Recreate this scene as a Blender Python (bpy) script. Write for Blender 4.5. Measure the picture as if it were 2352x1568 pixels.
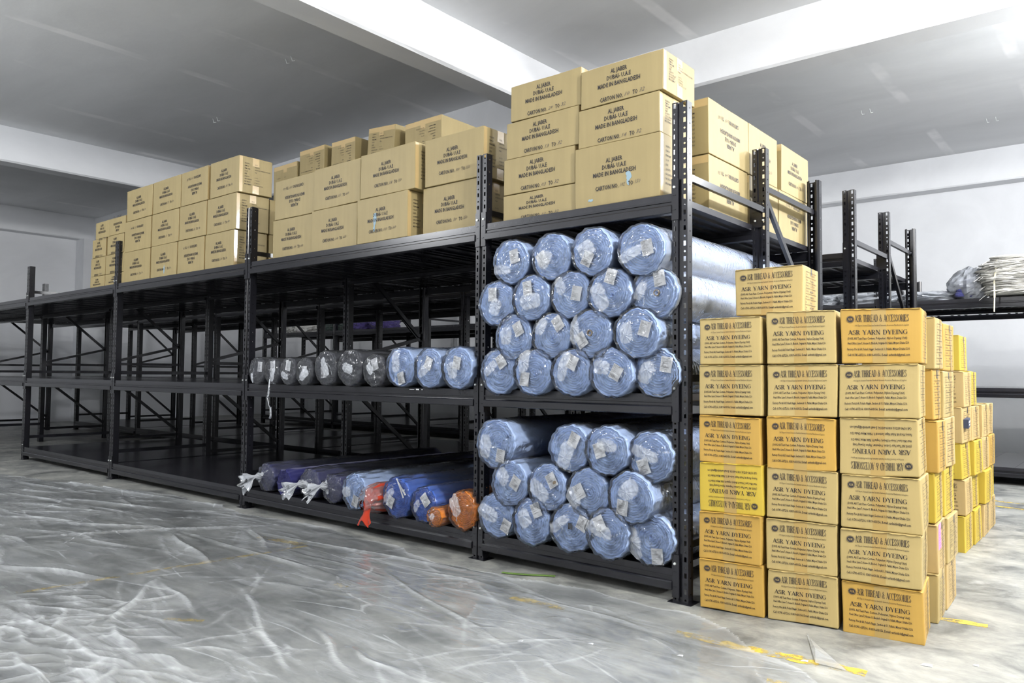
import bpy, math, random
import numpy as np
from mathutils import Vector, Matrix

for o in list(bpy.data.objects):
    bpy.data.objects.remove(o)
SC = bpy.context.scene
COL = SC.collection
PI = math.pi

# ------------------------------------------------------------------ camera
YAW, PITCH, ROLL, FPX = .6963, .0436, .0080, 1747.7
cam_data = bpy.data.cameras.new('camera')
cam = bpy.data.objects.new('camera', cam_data)
COL.objects.link(cam)
fwd = Vector((-math.sin(YAW) * math.cos(PITCH), math.cos(YAW) * math.cos(PITCH), math.sin(PITCH)))
rgt = Vector((math.cos(YAW), math.sin(YAW), 0))
upv = rgt.cross(fwd)
r2 = rgt * math.cos(ROLL) + upv * math.sin(ROLL)
u2 = upv * math.cos(ROLL) - rgt * math.sin(ROLL)
cam.matrix_world = Matrix(((r2.x, u2.x, -fwd.x, 1.6762), (r2.y, u2.y, -fwd.y, -3.3072), (r2.z, u2.z, -fwd.z, 1.0701), (0, 0, 0, 1)))
cam_data.sensor_width = 36.0
cam_data.lens = 36.0 * FPX / 2352
cam_data.clip_start = .05
cam_data.clip_end = 100
SC.camera = cam

# ------------------------------------------------------------------ world, lamps, exposure
SC.view_settings.view_transform = 'Standard'
SC.view_settings.look = 'None'
SC.view_settings.gamma = 1
SC.view_settings.use_curve_mapping = False
SC.view_settings.exposure = 0.06
SC.cycles.caustics_reflective = False
SC.cycles.glossy_bounces = 3
w = bpy.data.worlds.new('world')
SC.world = w
w.use_nodes = True
w.node_tree.nodes['Background'].inputs[0].default_value = (.80, .88, 1, 1)
w.node_tree.nodes['Background'].inputs[1].default_value = .6


def lamp(loc, power, color=(1, 1, 1), radius=.14):
    d = bpy.data.lights.new('ceiling_and_fill_light', 'POINT')
    d.shadow_soft_size = radius
    d.energy = power
    d.color = color
    o = bpy.data.objects.new('ceiling_and_fill_light', d)
    o.location = loc
    COL.objects.link(o)


lamp((3.5, -1.5, 3.70), 640, (1, .99, .96))
lamp((-1.0, -5.0, 3.65), 200, (.97, .98, 1))  # unseen front fill, added to brighten the faces towards the aisle
lamp((-6.6, -4.4, 3.60), 420, (.95, .97, 1))
lamp((3.2, 2.4, 3.60), 400, (.98, .98, 1))
lamp((2.8, 4.4, 3.50), 480, (.96, .98, 1))

# ------------------------------------------------------------------ materials
MATS = {}


def nt(name):
    m = bpy.data.materials.new(name)
    m.use_nodes = True
    t = m.node_tree
    t.nodes.clear()
    out = t.nodes.new('ShaderNodeOutputMaterial')
    return m, t, out


def N(t, kind, **kw):
    n = t.nodes.new(kind)
    for k, v in kw.items():
        setattr(n, k, v)
    return n


def ramp(t, src, stops):
    r = N(t, 'ShaderNodeValToRGB')
    e = r.color_ramp.elements
    e[0].position, e[0].color = stops[0][0], (*stops[0][1], 1)
    e[1].position, e[1].color = stops[-1][0], (*stops[-1][1], 1)
    for p, c in stops[1:-1]:
        x = e.new(p)
        x.color = (*c, 1)
    t.links.new(src, r.inputs[0])
    return r.outputs[0]


def noise(t, scale, detail=4, vec=None, rough=.55, dist=0):
    n = N(t, 'ShaderNodeTexNoise')
    n.inputs['Scale'].default_value = scale
    n.inputs['Detail'].default_value = detail
    n.inputs['Roughness'].default_value = rough
    n.inputs['Distortion'].default_value = dist
    if vec is not None:
        t.links.new(vec, n.inputs['Vector'])
    return n.outputs['Fac']


def mapping(t, scale=(1, 1, 1), rot=(0, 0, 0), coord='Object'):
    tc = N(t, 'ShaderNodeTexCoord')
    mp = N(t, 'ShaderNodeMapping')
    mp.inputs['Scale'].default_value = scale
    mp.inputs['Rotation'].default_value = rot
    t.links.new(tc.outputs[coord], mp.inputs[0])
    return mp.outputs[0]


def mix(t, a, b, f, mode='MIX'):
    m = N(t, 'ShaderNodeMix', data_type='RGBA', blend_type=mode)
    for s, v in ((m.inputs[6], a), (m.inputs[7], b), (m.inputs[0], f)):
        if isinstance(v, (int, float)):
            s.default_value = v
        elif isinstance(v, tuple):
            s.default_value = (*v, 1)
        else:
            t.links.new(v, s)
    return m.outputs[2]


def pbr(name, color, rough=.6, metal=0, spec=.5, bump=None, coat=0, var=None, sheen=0):
    m, t, out = nt(name)
    b = N(t, 'ShaderNodeBsdfPrincipled')
    b.inputs['Roughness'].default_value = rough
    b.inputs['Metallic'].default_value = metal
    b.inputs['Specular IOR Level'].default_value = spec
    b.inputs['Coat Weight'].default_value = coat
    b.inputs['Coat Roughness'].default_value = .15
    b.inputs['Sheen Weight'].default_value = sheen
    if callable(color):
        t.links.new(color(t), b.inputs['Base Color'])
    elif var:
        f = noise(t, var[0], 5, mapping(t))
        c2 = tuple(c * var[1] for c in color)
        t.links.new(ramp(t, f, [(.3, c2), (.7, color)]), b.inputs['Base Color'])
    else:
        b.inputs['Base Color'].default_value = (*color, 1)
    if bump:
        bp = N(t, 'ShaderNodeBump')
        bp.inputs['Strength'].default_value = bump[1]
        bp.inputs['Distance'].default_value = bump[2]
        src = bump[0](t) if callable(bump[0]) else noise(t, bump[0], 5, mapping(t))
        t.links.new(src, bp.inputs['Height'])
        t.links.new(bp.outputs[0], b.inputs['Normal'])
    t.links.new(b.outputs[0], out.inputs[0])
    MATS[name] = m
    return m


def cardboard(name, c):
    def col(t):
        a = noise(t, 3.2, 4, mapping(t))
        fl = noise(t, 26, 3, mapping(t, (1, 1, .06)))
        base = ramp(t, a, [(.3, tuple(x * .90 for x in c)), (.72, c)])
        return mix(t, base, ramp(t, fl, [(.4, (.90, .90, .90)), (.62, (1, 1, 1))]), .55, 'MULTIPLY')
    return pbr(name, col, .55, spec=.35, bump=(lambda t: noise(t, 30, 3, mapping(t, (1, 1, .12))), .12, .002))


cardboard('carton_board', (.345, .272, .128))
cardboard('tan_board', (.435, .330, .135))
cardboard('orange_board', (.475, .290, .062))
cardboard('yellow_board', (.52, .375, .045))
cardboard('peach_board', (.50, .355, .15))
pbr('ink', (.022, .018, .02), .6, var=(60, .7))
pbr('faded_ink', (.15, .11, .07), .7)
pbr('pencil', (.12, .10, .085), .7)
pbr('blue_mark', (.27, .38, .45), .8)
pbr('pink_paper', (.80, .28, .55), .6)
pbr('tape', (.375, .255, .085), .3, spec=.4)
pbr('carton_tape', (.52, .38, .18), .12, spec=.6, coat=.5, bump=(40, .25, .003))
pbr('dark_tape', (.03, .03, .035), .25, coat=.4)
pbr('core', (.40, .28, .15), .7)
pbr('paper', (.90, .90, .90), .6, bump=(25, .15, .002))
pbr('white_sack', (.80, .79, .76), .5, bump=(30, .4, .01))
pbr('dark_print', (.04, .05, .09), .6)
pbr('bolt_zinc', (.72, .74, .72), .3, metal=.35)
pbr('string', (.78, .73, .55), .6)
pbr('green_band', (.13, .22, .05), .5)


def metal_scuffed(name, base, rough):
    def col(t):
        sc = noise(t, 14, 8, mapping(t, (1, 1, .5)), .75)
        return ramp(t, sc, [(.35, base), (.66, tuple(x * 1.25 for x in base)), (.80, tuple(min(1, x * 4 + .03) for x in base))])
    return pbr(name, col, rough, metal=.0, spec=.5, bump=(9, .05, .004), coat=.12)


metal_scuffed('black_steel', (.009, .009, .012), .24)
metal_scuffed('deck_steel', (.016, .016, .020), .24)


def fabric(name, c):
    def col(t):
        f = noise(t, 9, 5, mapping(t, (1, .5, 1)))
        return ramp(t, f, [(.3, tuple(x * .84 for x in c)), (.7, c)])
    return pbr(name, col, .85, spec=.2, sheen=.2, bump=(lambda t: noise(t, 22, 5, mapping(t, (1, .25, 1), (0, 0, .5))), .35, .012))


fabric('fabric_blue', (.49, .64, .97))


def fabric_edge(name, c):
    def col(t):
        wv = N(t, 'ShaderNodeTexWave', wave_type='RINGS', rings_direction='SPHERICAL')
        wv.inputs['Scale'].default_value = 26
        wv.inputs['Distortion'].default_value = 5
        wv.inputs['Detail'].default_value = 4
        wv.inputs['Detail Scale'].default_value = .6
        t.links.new(mapping(t, (1, 0, 1)), wv.inputs['Vector'])
        a = ramp(t, wv.outputs['Fac'], [(.1, tuple(x * .72 for x in c)), (.35, tuple(x * .93 for x in c)), (.9, c)])
        return mix(t, a, ramp(t, noise(t, 16, 4, mapping(t)), [(.35, (.72, .76, .86)), (.65, (1, 1, 1))]), .8, 'MULTIPLY')
    return pbr(name, col, .9, spec=.15, bump=(lambda t: noise(t, 60, 4, mapping(t)), .4, .006))


fabric_edge('fabric_blue_edge', (.50, .66, .99))
fabric_edge('fabric_grey_edge', (.035, .036, .048))
fabric_edge('fabric_royal_edge', (.05, .15, .62))
fabric_edge('fabric_orange_edge', (.95, .27, .015))
fabric('fabric_grey', (.035, .036, .048))
fabric('fabric_navy', (.025, .026, .13))
fabric('fabric_slate', (.045, .048, .16))
fabric('fabric_royal', (.05, .15, .62))
fabric('fabric_orange', (.95, .27, .015))
fabric('fabric_red', (.42, .035, .012))
fabric('fabric_purple', (.08, .06, .22))
fabric('fabric_green', (.05, .08, .07))


def film(name, milk0, trans, milk_col=(.86, .89, .93), rough=.09, bscale=24, bdist=.009, bstretch=(1, 1, 1), brot=0, ior=1.45, streaks=False):
    """clear packing film; the 'milk' attribute says how many layers lie bunched on each other"""
    m, t, out = nt(name)
    at = N(t, 'ShaderNodeAttribute')
    at.attribute_name = 'milk'
    tr = N(t, 'ShaderNodeBsdfTransparent')
    tr.inputs[0].default_value = (*trans, 1)
    df = N(t, 'ShaderNodeBsdfDiffuse')
    df.inputs[0].default_value = (*milk_col, 1)
    tl = N(t, 'ShaderNodeBsdfTranslucent')
    tl.inputs[0].default_value = (*milk_col, 1)
    m0 = N(t, 'ShaderNodeMixShader')
    m0.inputs[0].default_value = .3
    t.links.new(df.outputs[0], m0.inputs[1])
    t.links.new(tl.outputs[0], m0.inputs[2])
    ad = N(t, 'ShaderNodeMath', operation='ADD', use_clamp=True)
    t.links.new(at.outputs['Fac'], ad.inputs[0])
    ad.inputs[1].default_value = milk0
    milk_out = ad.outputs[0]
    if streaks:
        s1 = ramp(t, noise(t, 5, 7, mapping(t, (.22, 1.2, 1), (0, 0, .25)), .7, .6), [(.45, (0, 0, 0)), (.78, (.42, .42, .42))])
        v2 = N(t, 'ShaderNodeTexVoronoi', feature='DISTANCE_TO_EDGE')
        v2.inputs['Scale'].default_value = 2.6
        n2 = N(t, 'ShaderNodeTexNoise')
        n2.inputs['Scale'].default_value = 1.6
        m2_ = mapping(t, (.35, 1.1, 1), (0, 0, .5))
        t.links.new(m2_, n2.inputs['Vector'])
        v3 = N(t, 'ShaderNodeVectorMath', operation='ADD')
        t.links.new(m2_, v3.inputs[0])
        sc3 = N(t, 'ShaderNodeVectorMath', operation='SCALE')
        sc3.inputs['Scale'].default_value = .3
        t.links.new(n2.outputs['Color'], sc3.inputs[0])
        t.links.new(sc3.outputs[0], v3.inputs[1])
        t.links.new(v3.outputs[0], v2.inputs['Vector'])
        s2 = ramp(t, v2.outputs['Distance'], [(0, (.30, .30, .30)), (.016, (0, 0, 0))])
        s3 = ramp(t, noise(t, 2.3, 3, mapping(t)), [(.45, (0, 0, 0)), (.6, (1, 1, 1))])
        tot = mix(t, s1, mix(t, s2, s3, 1.0, 'MULTIPLY'), 1.0, 'ADD')
        a3 = N(t, 'ShaderNodeMath', operation='ADD', use_clamp=True)
        t.links.new(tot, a3.inputs[0])
        t.links.new(ad.outputs[0], a3.inputs[1])
        milk_out = a3.outputs[0]
    m1 = N(t, 'ShaderNodeMixShader')
    t.links.new(milk_out, m1.inputs[0])
    t.links.new(tr.outputs[0], m1.inputs[1])
    t.links.new(m0.outputs[0], m1.inputs[2])
    gl = N(t, 'ShaderNodeBsdfGlossy')
    gl.inputs['Roughness'].default_value = rough
    gl.inputs[0].default_value = (1, 1, 1, 1)
    bp = N(t, 'ShaderNodeBump')
    bp.inputs['Strength'].default_value = .7
    bp.inputs['Distance'].default_value = bdist
    vo = N(t, 'ShaderNodeTexVoronoi', feature='DISTANCE_TO_EDGE')
    vo.inputs['Scale'].default_value = bscale
    vm = N(t, 'ShaderNodeVectorMath', operation='ADD')
    nz = N(t, 'ShaderNodeTexNoise')
    nz.inputs['Scale'].default_value = bscale * .35
    mpv = mapping(t, bstretch, (0, 0, brot))
    t.links.new(mpv, nz.inputs['Vector'])
    sc_ = N(t, 'ShaderNodeVectorMath', operation='SCALE')
    sc_.inputs['Scale'].default_value = 3.0 / bscale
    t.links.new(nz.outputs['Color'], sc_.inputs[0])
    t.links.new(sc_.outputs[0], vm.inputs[0])
    t.links.new(mpv, vm.inputs[1])
    t.links.new(vm.outputs[0], vo.inputs['Vector'])
    ad2 = N(t, 'ShaderNodeMath', operation='MULTIPLY_ADD')
    t.links.new(noise(t, bscale * .6, 3, mpv, .6, .8), ad2.inputs[0])
    ad2.inputs[1].default_value = .8
    t.links.new(vo.outputs['Distance'], ad2.inputs[2])
    t.links.new(ad2.outputs[0], bp.inputs['Height'])
    t.links.new(bp.outputs[0], gl.inputs['Normal'])
    fr = N(t, 'ShaderNodeFresnel')
    fr.inputs[0].default_value = ior
    t.links.new(bp.outputs[0], fr.inputs['Normal'])
    m2 = N(t, 'ShaderNodeMixShader')
    t.links.new(fr.outputs[0], m2.inputs[0])
    t.links.new(m1.outputs[0], m2.inputs[1])
    t.links.new(gl.outputs[0], m2.inputs[2])
    t.links.new(m2.outputs[0], out.inputs[0])
    MATS[name] = m


film('film', .02, (.96, .97, .99))
film('grey_film', .02, (.93, .94, .96), (.72, .75, .80))
film('sheet_film', .15, (.96, .97, .985), (.83, .855, .875), .12, 9, .008, (.35, 1, 1), .35, 1.28, True)
film('bag_film', .45, (.8, .82, .85), (.60, .63, .68), .2)


def col_floor(t):
    v = mapping(t)
    a = noise(t, .55, 6, v, .6)
    b = noise(t, 3.0, 8, v, .65, .6)
    c = noise(t, 1.3, 8, mapping(t, (1, 1, 1), (0, 0, 1.0)), .7, 1.5)
    fine = noise(t, 13, 8, mapping(t, (.45, 1, 1), (0, 0, .3)), .75)
    base = mix(t, ramp(t, a, [(.3, (.27, .268, .245)), (.7, (.40, .395, .36))]), ramp(t, fine, [(.36, (.66, .67, .69)), (.62, (1.1, 1.1, 1.1))]), .8, 'MULTIPLY')
    base = mix(t, base, ramp(t, b, [(.38, (.34, .36, .39)), (.49, (.80, .82, .84)), (.66, (1.25, 1.25, 1.24))]), .85, 'MULTIPLY')
    return mix(t, base, (.66, .66, .64), ramp(t, c, [(.56, (0, 0, 0)), (.72, (.6, .6, .6))]))


pbr('concrete', col_floor, .42, spec=.4, bump=(14, .12, .004))


def col_plaster(t):
    a = noise(t, 1.1, 6, mapping(t, (1, .5, 1)), .6, .5)
    return ramp(t, a, [(.3, (.76, .77, .79)), (.7, (.86, .87, .89))])


def col_slab(t):
    a = noise(t, .9, 5, mapping(t, (.35, 1, 1)), .6, .6)
    base = ramp(t, a, [(.3, (.72, .73, .74)), (.7, (.84, .85, .86))])
    wv = N(t, 'ShaderNodeTexWave', wave_type='BANDS', bands_direction='X')
    wv.inputs['Scale'].default_value = .266
    wv.inputs['Distortion'].default_value = .12
    wv.inputs['Detail'].default_value = 3
    wv.inputs['Detail Scale'].default_value = 6
    wv.inputs['Phase Offset'].default_value = 5.77
    t.links.new(mapping(t), wv.inputs['Vector'])
    m1 = ramp(t, wv.outputs['Fac'], [(.962, (0, 0, 0)), (.985, (1, 1, 1))])
    m2 = ramp(t, noise(t, 1.1, 4, mapping(t, (1, .6, 1)), .6), [(.50, (0, 0, 0)), (.62, (1, 1, 1))])
    return mix(t, base, (.93, .93, .94), mix(t, m1, m2, 1.0, 'MULTIPLY'))


pbr('plaster', col_plaster, .75, spec=.2, bump=(3, .12, .02))
pbr('slab', col_slab, .85, spec=.1, bump=(2.2, .25, .03))


def col_line(t):
    return (.62, .47, .09)


def patchy(name, colr, sc, lo, hi):
    m, t, out = nt(name)
    b = N(t, 'ShaderNodeBsdfPrincipled')
    b.inputs['Base Color'].default_value = (*colr, 1)
    b.inputs['Roughness'].default_value = .5
    tr = N(t, 'ShaderNodeBsdfTransparent')
    mx = N(t, 'ShaderNodeMixShader')
    t.links.new(ramp(t, noise(t, sc, 8, mapping(t), .75), [(lo, (0, 0, 0)), (hi, (1, 1, 1))]), mx.inputs[0])
    t.links.new(tr.outputs[0], mx.inputs[1])
    t.links.new(b.outputs[0], mx.inputs[2])
    t.links.new(mx.outputs[0], out.inputs[0])
    MATS[name] = m


patchy('floor_paint', (.66, .47, .07), 9, .44, .56)
patchy('plaster_patch', (.93, .93, .94), 1.3, .30, .85)


# ------------------------------------------------------------------ mesh helpers
class MB:
    def __init__(self):
        self.v, self.f, self.m, self.n, self.attr = [], [], [], 0, []

    def add(self, verts, faces, mat=0, milk=None):
        verts = np.asarray(verts, float).reshape(-1, 3)
        self.v.append(verts)
        n = self.n
        self.f += [tuple(int(i) + n for i in f) for f in faces]
        self.m += [mat] * len(faces)
        self.n += len(verts)
        self.attr.append(np.zeros(len(verts)) if milk is None else np.asarray(milk, float))
        return self

    def box(self, lo, hi, mat=0):
        x0, y0, z0 = lo
        x1, y1, z1 = hi
        V = [(x0, y0, z0), (x1, y0, z0), (x1, y1, z0), (x0, y1, z0), (x0, y0, z1), (x1, y0, z1), (x1, y1, z1), (x0, y1, z1)]
        F = [(0, 3, 2, 1), (4, 5, 6, 7), (0, 1, 5, 4), (1, 2, 6, 5), (2, 3, 7, 6), (3, 0, 4, 7)]
        return self.add(V, F, mat)

    def bar(self, a, b, w, h, mat=0):
        """rectangular bar from a to b, w across (in X-ish), h other way"""
        a, b = Vector(a), Vector(b)
        d = (b - a).normalized()
        s = d.cross(Vector((0, 0, 1)))
        if s.length < 1e-3:
            s = Vector((1, 0, 0))
        s.normalize()
        u = s.cross(d)
        V = []
        for p in (a, b):
            for i, j in ((-1, -1), (1, -1), (1, 1), (-1, 1)):
                V.append(p + s * w / 2 * i + u * h / 2 * j)
        return self.add([tuple(x) for x in V], [(3, 2, 1, 0), (4, 5, 6, 7), (0, 1, 5, 4), (1, 2, 6, 5), (2, 3, 7, 6), (3, 0, 4, 7)], mat)

    def grid(self, P, mat=0, closed=False, milk=None, flip=False):
        """P: array (a,b,3)"""
        a, b = P.shape[:2]
        F = []
        for i in range(a - 1):
            for j in range(b if closed else b - 1):
                k = (j + 1) % b
                q = (i * b + j, i * b + k, (i + 1) * b + k, (i + 1) * b + j)
                F.append(q[::-1] if flip else q)
        return self.add(P.reshape(-1, 3), F, mat, None if milk is None else milk.reshape(-1))

    def cyl(self, c, r, h, axis=1, n=12, mat=0):
        V = []
        for s in (0, h):
            for k in range(n):
                p = [0, 0, 0]
                p[axis] = s
                p[(axis + 1) % 3] = r * math.cos(2 * PI * k / n)
                p[(axis + 2) % 3] = r * math.sin(2 * PI * k / n)
                V.append((c[0] + p[0], c[1] + p[1], c[2] + p[2]))
        F = [tuple(range(n))[::-1], tuple(range(n, 2 * n))] + [(k, (k + 1) % n, n + (k + 1) % n, n + k) for k in range(n)]
        return self.add(V, F, mat)

    def build(self, name, mats, parent=None, smooth=False, loc=None, rot=None, link=True):
        me = bpy.data.meshes.new(name)
        V = np.concatenate(self.v) if self.v else np.zeros((0, 3))
        me.from_pydata(V.tolist(), [], self.f)
        for x in mats:
            me.materials.append(MATS[x])
        if len(mats) > 1:
            me.polygons.foreach_set('material_index', self.m)
        if smooth:
            me.polygons.foreach_set('use_smooth', [True] * len(self.f))
        al = np.concatenate(self.attr)
        if al.any():
            at = me.attributes.new('milk', 'FLOAT', 'POINT')
            at.data.foreach_set('value', al.astype(np.float32))
        o = bpy.data.objects.new(name, me)
        if link:
            COL.objects.link(o)
        if parent:
            o.parent = parent
        if loc:
            o.location = loc
        if rot:
            o.rotation_euler = rot
        return o


def tag(o, label, cat=None, group=None, kind=None):
    if label:
        o['label'] = label
    if cat:
        o['category'] = cat
    if group:
        o['group'] = group
    if kind:
        o['kind'] = kind
    return o


def empty(name, loc, label, cat, group=None, rz=0):
    o = bpy.data.objects.new(name, None)
    o.empty_display_size = .05
    COL.objects.link(o)
    o.location = loc
    o.rotation_euler = (0, 0, rz)
    return tag(o, label, cat, group)


def clone(o, parent, loc=None, rot=None, scale=None):
    c = o.copy()
    COL.objects.link(c)
    c.parent = parent
    if loc is not None:
        c.location = loc
    if rot is not None:
        c.rotation_euler = rot
    if scale is not None:
        c.scale = scale
    return c


# ------------------------------------------------------------------ lettering
def xf(V, F, mat, place):
    return V, F, mat


_tc = {}


def sans(s, bold=0.0, shear=0.0):
    """text as flat mesh, normalised: x 0..1 (width), y centred, returned with its aspect"""
    key = (s, bold, shear)
    if key in _tc:
        return _tc[key]
    cu = bpy.data.curves.new('t', 'FONT')
    cu.body = s
    cu.size = 1
    cu.offset = bold
    cu.shear = shear
    cu.resolution_u = 1
    cu.fill_mode = 'BOTH'
    ob = bpy.data.objects.new('t', cu)
    me = bpy.data.meshes.new_from_object(ob)
    V = np.array([v.co[:] for v in me.vertices]).reshape(-1, 3)[:, :2]
    F = [tuple(p.vertices) for p in me.polygons]
    bpy.data.objects.remove(ob)
    bpy.data.curves.remove(cu)
    bpy.data.meshes.remove(me)
    x0, x1 = V[:, 0].min(), V[:, 0].max()
    V = (V - np.array([x0, .0])) / (x1 - x0)
    _tc[key] = (V, F, .72 / (x1 - x0))     # cap height relative to width
    return _tc[key]


TH, TN, SF = .17, .055, .05
GL = {
 'A': (.80, [('l', .07, 0, .40, 1, TN), ('l', .40, 1, .72, 0, TH), ('l', .18, .33, .60, .33, TN), ('s', .08, 0, .11), ('s', .72, 0, .14)]),
 'S': (.62, [('a', .30, .75, .20, .22, 20, 275, TH, TN), ('a', .30, .26, .22, .24, 95, -165, TH, TN), ('l', .50, .95, .50, .74, TN), ('l', .07, .05, .07, .28, TN)]),
 'R': (.78, [('l', .17, 0, .17, 1, TH), ('s', .17, 0, .16), ('l', .03, .975, .36, .975, TN), ('l', .17, .49, .36, .49, TN), ('a', .34, .735, .22, .24, 90, -90, TH, TN), ('l', .36, .49, .66, 0, TH), ('s', .69, 0, .10)]),
 'Y': (.80, [('l', .10, 1, .40, .46, TH), ('l', .70, 1, .40, .46, TN), ('l', .40, .5, .40, 0, TH), ('s', .12, 1, .13), ('s', .68, 1, .11), ('s', .40, 0, .15)]),
 'N': (.84, [('l', .14, 0, .14, 1, TN), ('l', .14, 1, .70, 0, TH), ('l', .70, 0, .70, 1, TN), ('s', .12, 1, .10), ('s', .14, 0, .11), ('s', .70, 1, .11)]),
 'D': (.78, [('l', .17, 0, .17, 1, TH), ('l', .03, .975, .36, .975, TN), ('l', .03, .025, .36, .025, TN), ('a', .34, .5, .32, .475, 90, -90, TH, TN)]),
 'E': (.70, [('l', .17, 0, .17, 1, TH), ('l', .03, .975, .60, .975, TN), ('l', .17, .51, .45, .51, TN), ('l', .03, .025, .62, .025, TN), ('l', .60, 1, .60, .78, TN), ('l', .63, 0, .63, .24, TN), ('l', .45, .62, .45, .40, TN)]),
 'I': (.34, [('l', .17, 0, .17, 1, TH), ('s', .17, 0, .15), ('s', .17, 1, .15)]),
 'G': (.80, [('a', .40, .5, .31, .48, 48, 320, TH, TN), ('l', .66, .42, .66, .08, TH * .8), ('s', .64, .44, .14), ('l', .64, .96, .64, .72, TN)]),
 'T': (.70, [('l', .35, 0, .35, 1, TH), ('l', .03, .975, .67, .975, TN), ('l', .04, 1, .04, .78, TN), ('l', .66, 1, .66, .78, TN), ('s', .35, 0, .16)]),
 'H': (.84, [('l', .17, 0, .17, 1, TH), ('l', .65, 0, .65, 1, TH), ('l', .17, .51, .65, .51, TN), ('s', .17, 0, .15), ('s', .17, 1, .15), ('s', .65, 0, .15), ('s', .65, 1, .15)]),
 'C': (.74, [('a', .40, .5, .31, .48, 48, 312, TH, TN), ('l', .64, .97, .64, .70, TN)]),
 'O': (.80, [('a', .40, .5, .31, .475, 0, 360, TH, TN)]),
 '&': (.86, [('a', .36, .77, .13, .20, 0, 360, TN * 1.6, TN), ('a', .30, .26, .21, .24, 100, 330, TH, TN), ('l', .25, .72, .74, .02, TH * .9), ('l', .48, .16, .70, .50, TN), ('s', .70, .52, .10)]),
 ' ': (.42, []),
}


def serif(s):
    if s in _tc:
        return _tc[s]
    V, F, x = [], [], 0

    def quad(p):
        n = len(V)
        V.extend(p)
        F.append((n, n + 1, n + 2, n + 3))
    for ch in s:
        wd, st = GL[ch]
        for q in st:
            if q[0] == 'l':
                _, x0, y0, x1, y1, tw = q
                if abs(y1 - y0) < 1e-6:
                    quad([(x + x0, y0 - tw / 2), (x + x1, y0 - tw / 2), (x + x1, y0 + tw / 2), (x + x0, y0 + tw / 2)])
                else:
                    quad([(x + x0 - tw / 2, y0), (x + x0 + tw / 2, y0), (x + x1 + tw / 2, y1), (x + x1 - tw / 2, y1)])
            elif q[0] == 's':
                _, x0, y0, hw = q
                y0 = y0 if y0 < .5 else y0 - SF
                quad([(x + x0 - hw, y0), (x + x0 + hw, y0), (x + x0 + hw, y0 + SF), (x + x0 - hw, y0 + SF)])
            else:
                _, cx, cy, rx, ry, a0, a1, tk, tn = q
                n = max(6, int(abs(a1 - a0) / 22))
                for i in range(n):
                    pp = []
                    for a, sg in ((a0 + (a1 - a0) * i / n, 1), (a0 + (a1 - a0) * (i + 1) / n, 1), (a0 + (a1 - a0) * (i + 1) / n, -1), (a0 + (a1 - a0) * i / n, -1)):
                        r = math.radians(a)
                        tw = tn + (tk - tn) * abs(math.cos(r)) ** 1.5
                        pp.append((x + cx + (rx + sg * tw / 2) * math.cos(r), cy + (ry + sg * tn / 2) * math.sin(r)))
                    quad(pp)
        x += wd
    V = np.array(V)
    V /= x
    _tc[s] = (V, F, 1.0 / x)
    return _tc[s]


def place_text(out, T, x0, x1, yc, h=None, mat=1, baseline=False):
    """append text T to out list in face (u,v) coordinates; h = cap height"""
    V, F, asp = T
    wd = x1 - x0
    P = np.empty_like(V)
    P[:, 0] = x0 + V[:, 0] * wd
    hh = asp * wd if h is None else h
    k = (hh / asp) if asp else 1
    # V[:,1] is in units of width: cap height == asp
    P[:, 1] = yc - hh / 2 + V[:, 1] * k
    out.append((P, F, mat))


def rect(out, x0, y0, x1, y1, mat=1):
    out.append((np.array([(x0, y0), (x1, y0), (x1, y1), (x0, y1)]), [(0, 1, 2, 3)], mat))


def ellipse(out, cx, cy, rx, ry, mat=1, n=24):
    out.append((np.array([(cx + rx * math.cos(2 * PI * k / n), cy + ry * math.sin(2 * PI * k / n)) for k in range(n)]), [tuple(range(n))], mat))


def jaber(w, h, a, b, dense=True):
    """front print of the export cartons (u from left, v from bottom); mats 1 ink, 2 pencil"""
    o = []
    top = .036 if h < .16 else (.040 if h < .25 else .090)
    k = .72 if h < .16 else 1
    cx = w * .48
    s = min(1, w / .5)
    for txt, dy, ww in (('AL JABER', 0, .100), ('DUBAI- U.A.E', .034, .145), ('MADE IN BANGLADESH', .069, .258)):
        place_text(o, sans(txt, .020), cx - ww * s / 2, cx + ww * s / 2, h - top - dy * k, .0235 * k, 1)
    yc = h - top - .142 * k
    place_text(o, sans('CARTON NO.', .020), cx - .115 * s, cx + .027 * s, yc, .0235 * k, 1)
    place_text(o, sans('TO', .020), cx + .085 * s, cx + .115 * s, yc, .0235 * k, 1)
    place_text(o, sans(a, .0, .4), cx + .036 * s, cx + .067 * s, yc + .001, .020 * k, 2)
    place_text(o, sans(b, .0, .4), cx + .124 * s, cx + .157 * s, yc + .003, .021 * k, 2)
    return o


def particulars(w, h):
    o = []
    s = min(1, w / .40)
    rows = ['ORDER NO', 'ITEM NO', 'ITEM NAME', 'COLOR', 'SIZE', 'QUANTITY', 'GROSS WEIGHT', 'NET WEIGHT', 'MEASUREMENT']
    vals = ['32261', 'DEAN-5014', 'JATTENDERAT SUPERKNIT HOSE SHIRT', 'PINK', '', '36 PCS', '17.06 KGS', '15.38 KGS', '58 X 38 X 30 CM']
    k = (h - .06) / .24
    y = h - .055 * k
    for r, v in zip(rows, vals):
        ww = len(r) * .0072 * s
        place_text(o, sans(r, .006), w * .16, w * .16 + ww, y, .0098, 1)
        if v:
            place_text(o, sans(v, .0), w * .46, min(w * .93, w * .46 + len(v) * .0066 * s), y, .0090, 1)
        y -= .0215 * k
    return o


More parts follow.
